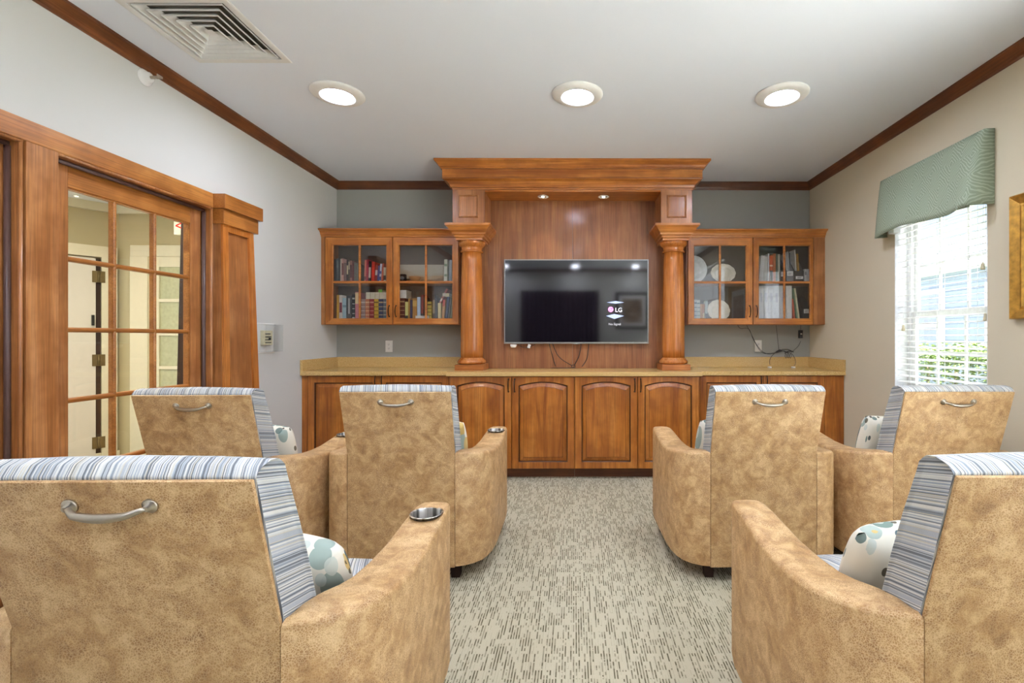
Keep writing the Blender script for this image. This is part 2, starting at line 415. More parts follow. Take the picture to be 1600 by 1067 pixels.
# ---- casing of the glazed doors
XF = -2.33
m = MB(); m.box(XL, XF, OY0 - .1, 3.108, OZ, 2.138, .003); struct(m.build('trim_1', M['wy']), 'wide stained head casing over the glazed doors')
m = MB(); m.box(XL - .12, XF, 2.052, 2.180, 0, OZ, .002)
struct(m.build('trim_2', M['wzl']), 'scuffed wooden mullion between the two glazed doors')
m = MB(); m.box(XL, XF, OY0 - .1, OY0, 0, OZ, .002); struct(m.build('trim_3', M['wzl']))
for i, (ya, yb) in enumerate(((OY0, 2.043), (2.180, OY1))):          # frames with the bead and the rubber strip
    m = MB()
    m.box(XL - .12, XL + .012, yb - .012, yb, 0, OZ); m.box(XL - .12, XL + .012, ya, ya + .004, 0, OZ); m.box(XL - .12, XL + .012, ya, yb, OZ - .012, OZ)
    m.tube([(XL + .016, yb - .006, 0), (XL + .016, yb - .006, OZ)], .008, 10); m.tube([(XL + .016, ya, OZ - .006), (XL + .016, yb, OZ - .006)], .008, 10)
    struct(m.build('trim_%d' % (4 + i), M['wzl']))
    m = MB(); m.tube([(XL - .022, yb - .020, 0), (XL - .022, yb - .020, OZ - .03)], .011, 10); m.tube([(XL - .022, ya, OZ - .022), (XL - .022, yb - .02, OZ - .022)], .011, 10)
    struct(m.build('trim_%d' % (6 + i), M['gasket']), 'brown weatherstrip round the glazed door')

def glazed_door(name, y0, y1, gy0, gy1, lab):
    X1, X0 = -2.392, -2.437
    root = thing(name, (X0, y0, 0), lab, 'door'); struct(root); del root['category']
    m = MB()
    z0, z1, g0, g1 = 0.01, 2.022, 0.232, 1.92
    m.box(X0, X1, y0, gy0, z0, z1, .002); m.box(X0, X1, gy1, y1, z0, z1, .002)
    m.build('door_stile', M['wzl'], root)
    m = MB(); m.box(X0, X1, gy0, gy1, g1, z1, .002); m.box(X0, X1, gy0, gy1, z0, g0, .002); m.build('door_rail', M['wy'], root)
    nz, ny = 5, 3; hz = (g1 - g0) / nz; hy = (gy1 - gy0) / ny
    m = MB()
    for k in range(1, ny): y = gy0 + k * hy; m.prism([(X0 + .012, y - .010), (X1 - .016, y - .010), (X1 - .009, y - .008), (X1 - .004, y - .003), (X1 - .004, y + .003), (X1 - .009, y + .008), (X1 - .016, y + .010), (X0 + .012, y + .010)], 'z', g0, g1)
    for k in range(1, nz): z = g0 + k * hz; m.prism([(X0 + .012, z - .012), (X1 - .016, z - .012), (X1 - .009, z - .010), (X1 - .004, z - .004), (X1 - .004, z + .004), (X1 - .009, z + .010), (X1 - .016, z + .012), (X0 + .012, z + .012)], 'y', gy0, gy1)
    # bead round the glass
    for (a, b) in ((gy0, gy0 + .007), (gy1 - .007, gy1)): m.box(X0 + .01, X1 - .006, a, b, g0, g1)
    for (a, b) in ((g0, g0 + .007), (g1 - .007, g1)): m.box(X0 + .01, X1 - .006, gy0, gy1, a, b)
    m.build('muntin', M['wy'], root)
    for i in range(ny):
        for j in range(nz):
            m = MB(); m.box(-2.417, -2.413, gy0 + i * hy + .001, gy0 + (i + 1) * hy - .001, g0 + j * hz + .001, g0 + (j + 1) * hz - .001)
            m.build('glass_pane', M['glass'], root)
glazed_door('door_2', 2.184, 3.094, 2.278, 3.0, 'multi pane glazed wooden door beside the tapered pilaster')
glazed_door('door_1', 1.108, 2.030, 1.21, 1.93, 'glazed wooden door at the very left edge, only its stile in view')

# ---- tapered pilaster right of the doors
root = thing('pilaster', (XL, 3.29, 0), 'tapered wooden pilaster with stepped cap at the right of the glazed doors', 'pilaster')
def tap(z): return -2.29 + (1.948 - z) * .0218, 3.138 - (1.948 - z) * .018, 3.436 + (1.948 - z) * .0235
def trap(m, z0, z1, x_off0, y_in):
    X0_, a0, b0 = tap(z0); X1_, a1, b1 = tap(z1)
    P = [(XL, a0 + y_in, z0), (X0_ + x_off0, a0 + y_in, z0), (X0_ + x_off0, b0 - y_in, z0), (XL, b0 - y_in, z0)]
    Q = [(XL, a1 + y_in, z1), (X1_ + x_off0, a1 + y_in, z1), (X1_ + x_off0, b1 - y_in, z1), (XL, b1 - y_in, z1)]
    m.loft([P, Q])
m = MB(); trap(m, 0.0, 1.948, -.014, 0.0); m.build('body', M['wzl'], root)
m = MB()
for (zz0, zz1, s0, s1) in ((0, 1.948, 0, .16), (0, 1.948, .84, 1)):
    r = []
    for z in (zz0, zz1):
        X_, a, b = tap(z); r.append([(X_ - .014, a + (b - a) * s0, z), (X_, a + (b - a) * s0, z), (X_, a + (b - a) * s1, z), (X_ - .014, a + (b - a) * s1, z)])
    m.loft(r)
for (z0, z1) in ((0, .22), (1.905, 1.948)):
    r = []
    for z in (z0, z1):
        X_, a, b = tap(z); r.append([(X_ - .014, a + (b - a) * .16, z), (X_, a + (b - a) * .16, z), (X_, a + (b - a) * .84, z), (X_ - .014, a + (b - a) * .84, z)])
    m.loft(r)
m.build('panel_frame', M['wc'], root)
m = MB(); m.box(XL, -2.275, 3.125, 3.467, 1.948, 2.045, .002); m.box(XL, -2.255, 3.110, 3.488, 2.045, 2.138, .002); m.build('cap', M['wy'], root)
m = MB(); m.box(XL, -2.25, 3.08, 3.50, 0, .14, .003); m.build('plinth', M['wy'], root)

# ---- hallway beyond the doors
def hall():
    HX = XL - .12
    m = MB(); Y2 = 4.75
    P0, P1 = (-5.3, 3.6), (-4.49, Y2)
    m.box(-4.49, XL - .12, Y2, Y2 + .1, 0, 2.5)
    struct(m.build('wall_hall_end', M['hallp']), 'tan hallway wall seen through the glazed door')
    m = MB(); d = Vector((P1[0] - P0[0], P1[1] - P0[1], 0)).normalized(); nrm = Vector((-d.y, d.x, 0))
    A = Vector((P1[0], P1[1], 0)); B = A - d * 4.6
    m.loft([[A, B, B + nrm * .1, A + nrm * .1], [p + Vector((0, 0, 2.5)) for p in (A, B, B + nrm * .1, A + nrm * .1)]])
    struct(m.build('wall_hall_side', M['hallp']))
    m = MB(); m.box(-6.6, XL - .12, .4, Y2 + .1, 2.5, 2.56); struct(m.build('ceiling_hall', M['ceil']))
    m = MB(); m.box(-6.6, XL - .12, .3, .4, 0, 2.5); struct(m.build('wall_hall_near', M['hallp']))
    m = MB(); m.box(-4.49, XL - .12, Y2 - .04, Y2, 2.42, 2.5, .01)
    m.loft([[A, B, B - nrm * .04, A - nrm * .04], [p + Vector((0, 0, .1)) for p in (A, B, B - nrm * .04, A - nrm * .04)]])
    m.loft([[p + Vector((0, 0, 2.42)) for p in (A, B, B - nrm * .04, A - nrm * .04)], [p + Vector((0, 0, 2.5)) for p in (A, B, B - nrm * .04, A - nrm * .04)]])
    struct(m.build('trim_hall', M['cream']), 'cream trim of the hallway')
    # white door standing on the angled wall
    rt = thing('door_3', A - d * .12, 'white hallway door with hinges seen through the glazed door', 'door'); struct(rt); del rt['category']
    def slab(m, s0, s1, z0, z1, t0, t1):
        q = [A - d * s0 - nrm * t0, A - d * s1 - nrm * t0, A - d * s1 - nrm * t1, A - d * s0 - nrm * t1]
        m.loft([[p + Vector((0, 0, z0)) for p in q], [p + Vector((0, 0, z1)) for p in q]])
    m = MB(); slab(m, .17, 1.02, .01, 1.96, .005, .045); m.build('door_leaf', M['hdoor'], rt)
    m = MB(); slab(m, .13, .17, .01, 1.96, .0, .02); m.build('door_gap', M['gap'], rt)
    m = MB(); slab(m, .02, .13, 0, 1.975, .0, .05); slab(m, .02, 1.15, 1.975, 2.08, 0, .05); m.build('door_casing', M['cream'], rt)
    for z in (1.73, .935, .15):
        m = MB(); slab(m, .105, .195, z, z + .11, .046, .053); m.tube([tuple(A - d * .15 - nrm * .056 + Vector((0, 0, z))), tuple(A - d * .15 - nrm * .056 + Vector((0, 0, z + .11)))], .009, 8); m.build('hinge', M['brass'], rt)
    m = MB(); slab(m, .18, .20, 1.32, 1.42, .046, .06); m.build('lock_plate', M['black'], rt)
    # cream glazed door on the end wall
    rt = thing('door_4', (-4.0, Y2, 0), 'cream framed hallway door with panes of frosted glass', 'door'); struct(rt); del rt['category']
    xa, xb = at(208, 0, Y2)[0], at(345, 0, Y2)[0]
    m = MB(); m.box(xa, xa + .17, Y2 - .035, Y2, 0, 2.0); m.box(xa, xb + .1, Y2 - .035, Y2, 2.0, 2.11, .004); m.box(xb - .02, xb + .1, Y2 - .035, Y2, 0, 2.0); m.build('door_casing', M['cream'], rt)
    m = MB(); g0 = xa + .27
    m.box(xa + .17, g0, Y2 - .02, Y2, 0, 2.0); m.box(g0, xb - .02, Y2 - .02, Y2, 1.9, 2.0); m.box(g0, xb - .02, Y2 - .02, Y2, 0, .25)
    for k in range(1, 5): m.box(g0, xb - .02, Y2 - .024, Y2, .25 + k * .33 - .015, .25 + k * .33 + .015)
    m.build('door_leaf', M['cream'], rt)
    m = MB(); m.box(g0, xb - .02, Y2 - .008, Y2 - .002, .25, 1.9); m.build('glass_pane', plain('frosted_green_glass', (176, 178, 140), 0.25), rt)
    # wooden post on the hall side of the opening
    m = MB(); r = []
    for z, q in ((0, .06), (2.2, -.008)): r.append([(HX - .13, 3.19 - q, z), (HX, 3.19 - q, z), (HX, 3.27, z), (HX - .13, 3.27, z)])
    m.loft(r); struct(m.build('trim_8', M['gap']), 'dark tapered post on the hall side of the glazed door')
    # exit sign
    ex, ez = at(287, 353, 4.1)
    rt = thing('exit_sign', (ex, 4.1, ez), 'lit exit sign with red letters hanging in the hallway behind the glass', 'sign')
    m = MB(); m.box(ex - .085, ex + .22, 4.1, 4.15, ez - .075, ez + .075, .004); m.build('housing', M['cream'], rt)
    m = MB(); m.box(ex + .06, ex + .08, 4.12, 4.14, ez + .075, 2.5); m.build('stem', M['white'], rt)
    R90 = Matrix.Rotation(pi / 2, 4, 'X')
    text_mesh('<EXIT', .125, 'lettering', emis('exit_red', (232, 40, 34), 1.2), rt, Matrix.Translation((ex - .075, 4.099, ez - .042)) @ R90)
    la = bpy.data.lights.new('hall_fill_lamp', 'AREA'); la.energy = HALL_POWER; la.size = .6; la.color = (1, .93, .78); lo = bpy.data.objects.new('hall_fill_lamp', la); COL.objects.link(lo); lo.location = (-3.6, 3.0, 2.44)
    rt = thing('hall_fill_light', (-3.6, 3.0, 2.5), 'square flush ceiling light added to brighten the hallway', 'light')  # unseen fixture added to light the hall behind the glass
    lo.parent = rt; lo.location = (0, 0, -.06)
    m = MB(); m.box(-3.92, -3.28, 2.68, 3.32, 2.46, 2.5, .01); m.build('housing', M['cream'], rt)
hall()

# ---- windows
def window(name, y0, y1, z0, z1, zm, cols, lab):
    root = thing(name, (XR, (y0 + y1) / 2, z0), lab, 'window'); struct(root); del root['category']
    m = MB()   # reveal lining and sill
    m.box(XR, XO, y0, y0 + .004, z0 + .004, z1 - .004); m.box(XR, XO, y1 - .004, y1, z0 + .004, z1 - .004); m.box(XR, XO, y0, y1, z1 - .004, z1); m.box(XR - .015, XO, y0 - .0, y1 + .0, z0 - .02, z0 + .004)
    m.build('window_reveal', M['vinyl'], root)
    xa, xb = XR + .09, XR + .14; a = .045
    m = MB()
    for (ya, yb, za, zb) in ((y0, y0 + a, z0, z1), (y1 - a, y1, z0, z1), (y0 + a, y1 - a, z0, z0 + a), (y0 + a, y1 - a, z1 - a, z1)): m.box(xa, xb, ya, yb, za, zb)
    m.build('window_frame', M['vinyl'], root)
    for nm, za, zb, xo in (('lower_sash', z0 + a, zm + .02, 0), ('upper_sash', zm - .02, z1 - a, .018)):
        m = MB(); b = .035; ya, yb = y0 + a, y1 - a; X0_, X1_ = xa + .005 + xo, xa + .025 + xo
        m.box(X0_, X1_, ya, ya + b, za, zb, .002); m.box(X0_, X1_, yb - b, yb, za, zb, .002); m.box(X0_, X1_, ya + b, yb - b, za, za + b, .002); m.box(X0_, X1_, ya + b, yb - b, zb - b, zb, .002)
        for k in range(1, cols): yy = ya + (yb - ya) * k / cols; m.box(X0_ + .006, X1_ - .006, yy - .009, yy + .009, za + b, zb - b)
        zz = (za + zb) / 2; m.box(X0_ + .0055, X1_ - .0055, ya + b, yb - b, zz - .009, zz + .009)
        s = m.build(nm, M['vinyl'], root)
        m = MB(); m.box(X0_ + .009, X0_ + .012, ya + b, yb - b, za + b, zb - b); m.build('glass_pane', M['glass'], s)
    return root
window('window_1', WY0, WY1, WZ0, WZ1, 1.37, 3, 'white vinyl double hung window in the beige wall')
window('fill_window', W2[0], W2[1], W2[2], W2[3], 1.37, 3, 'white window added behind the viewer to light the room')

# window blind: slats, ladder cords, lift cord with tassels
def blind():
    root = thing('window_blind', (XR + .045, (WY0 + WY1) / 2, 2.08), 'white horizontal slat blind with cords hanging inside the right window', 'blind')
    m = MB(); m.box(XR + .012, XR + .062, WY0 + .008, WY1 - .008, 2.06, 2.11, .003); m.build('headrail', M['slat'], root)
    m = MB(); z = 2.04
    while z > .84:
        tl = .004
        m.loft([[(XR + .012, y, z - tl), (XR + .036, y, z + .003), (XR + .06, y, z + tl), (XR + .06, y, z + tl + .0028), (XR + .036, y, z + .0058), (XR + .012, y, z - tl + .0028)] for y in (WY0 + .010, WY1 - .010)])
        z -= .041
    m.build('slats', M['slat'], root)
    m = MB(); m.box(XR + .012, XR + .06, WY0 + .01, WY1 - .01, .79, .812, .003); m.build('bottom_rail', M['slat'], root)
    for y in (WY0 + .14, (WY0 + WY1) / 2, WY1 - .14):
        m = MB()
        for x in (XR + .011, XR + .062): m.tube([(x, y, .80), (x, y, 2.06)], .0011, 5)
        m.build('ladder_cord', M['slat'], root)
    for (u, v, dy) in ((1535, 415, 0), (1539, 495, 0), (1411, 512, 0)):
        y, zt = on_x(u, v, XR + .004)
        m = MB(); m.tube([(XR + .006, y, zt + .01), (XR + .009, y, 2.06)], .0009, 5); c = m.build('pull_cord', M['slat'], root)
        m = MB(); m.lathe([(.003, .02), (.007, .016), (.008, 0), (.011, -.008), (.011, -.022), (.003, -.024)], (XR + .006, y, zt), 12); m.build('tassel', plain('ivory_tassel', (206, 194, 162), .5), c)
blind()
# valance
def valance():
    y0, y1 = 2.668, 3.575; zt, zb = 2.375, 1.955
    root = thing('valance', (XR, (y0 + y1) / 2, zt), 'sage green patterned fabric valance with corner pleat over the window', 'valance')
    n = 44; N = 12; rings = []
    for j in range(N + 1):
        s = j / N; z = zt - s * (zt - zb); ring = []
        for i in range(n + 1):
            t = i / n; y = y0 + .035 * s * (1 - t) + (y1 - y0) * t * (1 - 0.03 * s * (1 - t))
            dx = .048 + .062 * s + .012 * sin(t * 9 + s * 2) * s + .006 * sin(t * 23) * s
            ring.append((XR - dx, y, z - (.012 * sin(t * 7) * s)))
        rings.append([(XR - .002, y0 - .004, z)] + ring + [(XR - .002, y1 + .004, z)])
    m = MB(); m.loft(rings, False, False, False, True)
    o = m.build('valance_front', M['valance'], root); md = o.modifiers.new('thick', 'SOLIDIFY'); md.thickness = .006; md.offset = 1
    m = MB()   # inverted pleat flap at the near corner
    r = []
    for s in (0, .33, .66, 1.0):
        z = zt - .003 - s * (zt - zb + .006); r.append([(XR - .052 - .066 * s, y0 + .012 + .02 * s, z), (XR - .058 - .072 * s, y0 + .035 + .075 * s, z), (XR - .056 - .070 * s, y0 + .036 + .076 * s, z), (XR - .048 - .060 * s, y0 + .014 + .02 * s, z)])
    m.loft(r, smooth=False); m.build('pleat', M['valance'], root)
    m = MB(); m.box(XR - .044, XR, y0 + .005, y1 - .005, zt - .025, zt - .004, .002); m.build('mounting_board', M['white'], root)
    m = MB(); m.box(XR - .05, XR, y1 - .14, y1 - .08, zb + .005, zb + .04, .004); m.build('bracket', M['white'], root)
valance()

# ================================================================== CABINETRY
def ringpts(x0, x1, z0, z1, arch, n=14):
    p = [(x0, z0), (x1, z0)]
    for k in range(n + 1):
        t = k / n; x = x1 + (x0 - x1) * t
        p.append((x, z1 - arch + arch * (1 - (2 * t - 1) ** 2)))
    return p
def raised_door(parent, x0, x1, z0, z1, Y, arch=0.0, sw=.056, handle=None, mat='wz'):
    R = lambda x0, x1, z0, z1, a, y: [(p[0], y, p[1]) for p in ringpts(x0, x1, z0, z1, a)]
    ix0, ix1, iz0, iz1 = x0 + sw, x1 - sw, z0 + sw, z1 - (sw if not arch else .042)
    m = MB(); m.loft([R(x0, x1, z0, z1, 0, Y + .02), R(x0, x1, z0, z1, 0, Y + .003), R(x0 + .003, x1 - .003, z0 + .003, z1 - .003, 0, Y),
                      R(ix0, ix1, iz0, iz1, arch, Y)], True, False)
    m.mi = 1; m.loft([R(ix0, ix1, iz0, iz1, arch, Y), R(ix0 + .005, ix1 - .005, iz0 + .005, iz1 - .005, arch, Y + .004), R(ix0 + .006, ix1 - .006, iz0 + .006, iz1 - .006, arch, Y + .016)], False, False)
    d = m.build('door', [M[mat], M['glaze_shade']], parent)
    g = .006
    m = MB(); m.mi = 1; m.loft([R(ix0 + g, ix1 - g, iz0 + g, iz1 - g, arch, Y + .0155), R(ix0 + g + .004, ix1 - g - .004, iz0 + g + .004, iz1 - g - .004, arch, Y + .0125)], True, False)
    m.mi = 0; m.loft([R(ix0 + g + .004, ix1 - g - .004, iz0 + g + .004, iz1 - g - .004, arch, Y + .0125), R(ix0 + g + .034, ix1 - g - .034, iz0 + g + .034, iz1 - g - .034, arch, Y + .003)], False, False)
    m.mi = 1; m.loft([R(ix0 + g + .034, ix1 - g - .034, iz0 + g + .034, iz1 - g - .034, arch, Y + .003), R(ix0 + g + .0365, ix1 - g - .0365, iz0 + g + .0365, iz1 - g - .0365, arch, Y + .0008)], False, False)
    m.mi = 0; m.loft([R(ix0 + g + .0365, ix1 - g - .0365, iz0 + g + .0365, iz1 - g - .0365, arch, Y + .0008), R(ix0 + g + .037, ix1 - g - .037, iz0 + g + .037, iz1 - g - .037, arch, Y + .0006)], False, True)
    m.build('panel', [M[mat], M['glaze_shade']], d)
    if handle:
        hx, hz = handle; bow_handle(d, hx, hz, Y)
    return d
def bow_handle(parent, hx, hz, Y, L=.105, mat='bronze'):
    m = MB()
    pts = []; rr = []
    for k in range(13):
        t = k / 12; z = hz + L * (t - .5); b = sin(pi * t)
        pts.append((hx, Y - .004 - .024 * b ** .6, z)); rr.append(.0035 + .0018 * (1 - abs(2 * t - 1)))
    m.tube(pts, rr, 8)
    for s in (-1, 1): m.lathe([(.007, 0), (.007, -.003), (.004, -.006)], (hx, Y, hz + s * L * .5), 12, 'y')
    return m.build('handle', M[mat], parent)

# base cabinets ---------------------------------------------------
YS, YC = 4.152, 4.077        # faces of the side and centre runs
def base_cab(name, x0, x1, Y, doors, lab, arch, hz, filler=None):
    root = thing(name, ((x0 + x1) / 2, Y, 0), lab, 'cabinet', 'base cabinets under the counter')
    m = MB(); m.box(x0 + .0006, x1 - .0006, Y + .021, YB - .002, .09, CT - .037); m.build('body', M['wz'], root)
    m = MB(); m.box(x0 + .0006, x1 - .0006, Y + .085, Y + .1, 0, .09); m.build('toe_kick', M['wcr'], root)
    for (a, b, hx) in doors: raised_door(root, a, b, .092, CT - .040, Y, arch, handle=(hx, hz))
    if filler: m = MB(); m.box(filler[0], filler[1], Y + .002, Y + .021, .09, CT - .037, .002); m.build('filler_panel', M['wz'], root)
    return root
X = lambda u, Y: at(u, 0, Y)[0]
xc = [X(700.5, YC), X(799.3, YC), X(897.8, YC), X(996.3, YC), X(1094.5, YC)]
hz = .80
base_cab('base_cabinet', xc[0], xc[2], YC, [(xc[0] + .016, xc[1] - .003, xc[1] - .026), (xc[1] + .003, xc[2] - .003, xc[1] + .026)], 'pair of arched raised panel wooden base doors left of centre below the screen', .034, hz)
base_cab('base_cabinet', xc[2], xc[4], YC, [(xc[2] + .003, xc[3] - .003, xc[3] - .026), (xc[3] + .003, xc[4] - .016, xc[3] + .026)], 'pair of arched raised panel wooden base doors right of centre below the screen', .034, hz)
xl = [XL + .002, X(480.6, YS), X(592.6, YS), xc[0]]
base_cab('base_cabinet', xl[0], xl[3], YS, [(xl[1], xl[2] - .002, xl[2] - .028), (xl[2] + .002, xl[3] - .02, xl[2] + .028)], 'wooden base cabinet with square raised panel doors in the left corner', 0, .835, (xl[0], xl[1] - .003))
xr = [xc[4], X(1192.5, YS), X(1288.5, YS), XR - .002]
base_cab('base_cabinet', xr[0], xr[3], YS, [(xr[0] + .016, xr[1] - .002, xr[1] - .026), (xr[1] + .002, xr[2] - .002, xr[1] + .026)], 'wooden base cabinet with wide plain filler panel in the right corner', 0, .835, (xr[2] + .001, xr[3]))

# countertop --------------------------------------------------------
root = thing('countertop', (0, 4.4, CT), 'speckled gold stone countertop with low backsplash running the full wall', 'countertop')
fs, fc = YB - .64, YB - .715
XA, XB = X(696.5, fc), X(1098, fc)
m = MB(); m.prism([(XL + .001, fs), (XA - .01, fs), (XA, fc), (XB, fc), (XB + .01, fs), (XR - .001, fs), (XR - .001, YB - .001), (XL + .001, YB - .001)], 'z', CT - .035, CT)
m.build('worktop', M['stone'], root, bevel=.003)
PX0, PX1 = -1.0, .97
for bb_ in ((XL + .021, PX0, YB - .02, YB - .001), (PX1, XR - .021, YB - .02, YB - .001), (XL + .001, XL + .02, fs, YB - .001), (XR - .02, XR - .001, fs, YB - .001)):
    m = MB(); m.box(*bb_, CT, CT + .1, .002); m.build('backsplash', M['stone'], root)

# upper glass cabinets ---------------------------------------------
YU = 4.47; UZ0, UZ1 = 1.327, 2.142
def upper(name, x0, x1, doors, lab, filler, crown_l, crown_r, shelf_mat):
    root = thing(name, ((x0 + x1) / 2, YU, UZ0), lab, 'cabinet', 'glass door wall cabinets')
    m = MB(); t = .018
    m.box(x0, x0 + t, YU + .021, YB - .001, UZ0, UZ1); m.box(x1 - t, x1, YU + .021, YB - .001, UZ0, UZ1)
    m.box(x0 + t, x1 - t, YU + .021, YB - .001, UZ0, UZ0 + .03); m.box(x0 + t, x1 - t, YU + .021, YB - .001, UZ1 - .03, UZ1)
    m.build('body', M['wz'], root)
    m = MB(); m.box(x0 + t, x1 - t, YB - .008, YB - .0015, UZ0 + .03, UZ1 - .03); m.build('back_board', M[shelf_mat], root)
    m = MB(); m.box(x0 + t + .001, x1 - t - .001, YU + .05, YB - .009, SH - .016, SH); m.build('shelf', M['wx'], root)
    if filler: m = MB(); m.box(filler[0], filler[1], YU, YU + .021, UZ0, UZ1, .002); m.build('filler_panel', M['wzl'], root)
    for (a, b, hx, ga, gb) in doors:
        z0, z1 = UZ0 + .002, UZ1 - .002; g0, g1 = at(0, 498, YU)[1] - .0, at(0, 381.4, YU)[1]
        R = lambda a, b, c, d_, y: [(a, y, c), (b, y, c), (b, y, d_), (a, y, d_)]
        m = MB(); m.loft([R(a, b, z0, z1, YU + .02), R(a, b, z0, z1, YU + .003), R(a + .003, b - .003, z0 + .003, z1 - .003, YU), R(ga, gb, g0, g1, YU), R(ga + .005, gb - .005, g0 + .005, g1 - .005, YU + .006), R(ga + .005, gb - .005, g0 + .005, g1 - .005, YU + .02), R(a, b, z0, z1, YU + .02)], False, False)
        for f in m.bm.faces:
            if ga < f.calc_center_median().x < gb: f.material_index = 1
        d = m.build('door', [M['wz'], M['wx']], root)
        gm, zm = (ga + gb) / 2, SH - .006
        m = MB(); m.box(gm - .0095, gm + .0095, YU + .003, YU + .016, g0, g1, .003); m.box(ga, gb, YU + .0035, YU + .0155, zm - .0095, zm + .0095, .003); m.build('muntin', M['wx'], d)
        m = MB(); m.box(ga, gb, YU + .0165, YU + .0185, g0, g1); m.build('glass_pane', M['cabglass'], d)
        bow_handle(d, hx, UZ0 + .125, YU, .10)
    cr = [(0, 0), (.004, 0), (.006, .014), (.014, .018), (.02, .034), (.036, .05), (.052, .056), (.056, .06), (.056, .068), (0, .068)]
    m = MB(); rings = []
    for (e_, z) in cr[:-1]:
        xa = x0 - (e_ if crown_l else 0); xb = x1 + (e_ if crown_r else 0)
        rings.append([(xa, YU - e_, UZ1 + z), (xb, YU - e_, UZ1 + z), (xb, YB - .001, UZ1 + z), (xa, YB - .001, UZ1 + z)])
    m.loft(rings); m.build('crown_moulding', M['wx'], root)
    return root
SH = at(0, 439.0, YU)[1] + .0      # top of the middle shelf
XU = lambda u: at(u, 0, YU)[0]
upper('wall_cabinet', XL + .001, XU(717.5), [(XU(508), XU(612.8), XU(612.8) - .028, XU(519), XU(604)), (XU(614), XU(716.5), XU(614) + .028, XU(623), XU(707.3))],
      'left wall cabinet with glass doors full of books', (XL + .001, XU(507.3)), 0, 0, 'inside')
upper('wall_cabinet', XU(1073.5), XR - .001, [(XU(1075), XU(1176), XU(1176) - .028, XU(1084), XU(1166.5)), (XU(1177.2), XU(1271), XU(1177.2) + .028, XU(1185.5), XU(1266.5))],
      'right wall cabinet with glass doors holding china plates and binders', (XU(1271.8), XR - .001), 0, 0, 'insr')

# surround of the screen ---------------------------------------------
YK = 4.24; YP = 4.55
BL = (-1.075, -.792); BR = (.767, 1.044); CXL, CXR = -.9335, .9055; CYC = 4.38
root = thing('screen_surround', (-.0145, YP, CT), 'tall wooden surround with heavy cornice and veneer back panel around the screen', 'cabinet')
m = MB(); m.box(BL[1] - .15, -.0185, YP, YB - .001, CT + .001, 2.512); m.build('back_panel', M['wpan'], root)
m = MB(); m.box(-.0165, BR[0] + .15, YP, YB - .001, CT + .001, 2.512); m.build('back_panel', M['wpan'], root)
m = MB()
prof = [(0, 2.513), (.004, 2.513), (.006, 2.526), (.016, 2.530), (.022, 2.55), (.04, 2.575), (.062, 2.585), (.072, 2.588), (.075, 2.596)]
x0, x1 = BL[0], BR[1]
def crn(prof):
    rings = []
    for e_, z in prof: rings.append([(x0 - e_, YK - e_, z), (x1 + e_, YK - e_, z), (x1 + e_, YB - .001, z), (x0 - e_, YB - .001, z)])
    return rings
m.loft(crn(prof)); m.build('lower_moulding', M['wx'], root)
m = MB(); m.loft(crn([(.072, 2.596), (.072, 2.6725)])); m.build('fascia', M['wx'], root)
m = MB(); m.loft(crn([(.072, 2.6725), (.082, 2.6725), (.083, 2.682), (.09, 2.685), (.098, 2.70), (.112, 2.715), (.124, 2.722), (.13, 2.728), (.13, 2.7435)])); m.build('crown_moulding', M['wx'], root)
for zq, eq in ((2.596, .0752), (2.6725, .0745), (2.527, .008)):  # dark strips stand in for the shadow lines between cornice layers
    m = MB(); m.loft(crn([(eq - .004, zq - .0015), (eq + .0008, zq - .0015), (eq + .0008, zq + .0012), (eq - .004, zq + .0012)])); m.build('shadow_line', M['glaze_shade'], root)
m = MB(); m.box(BL[1], BR[0], YK + .01, YP - .0005, 2.500, 2.5125); m.build('soffit', M['wx'], root)

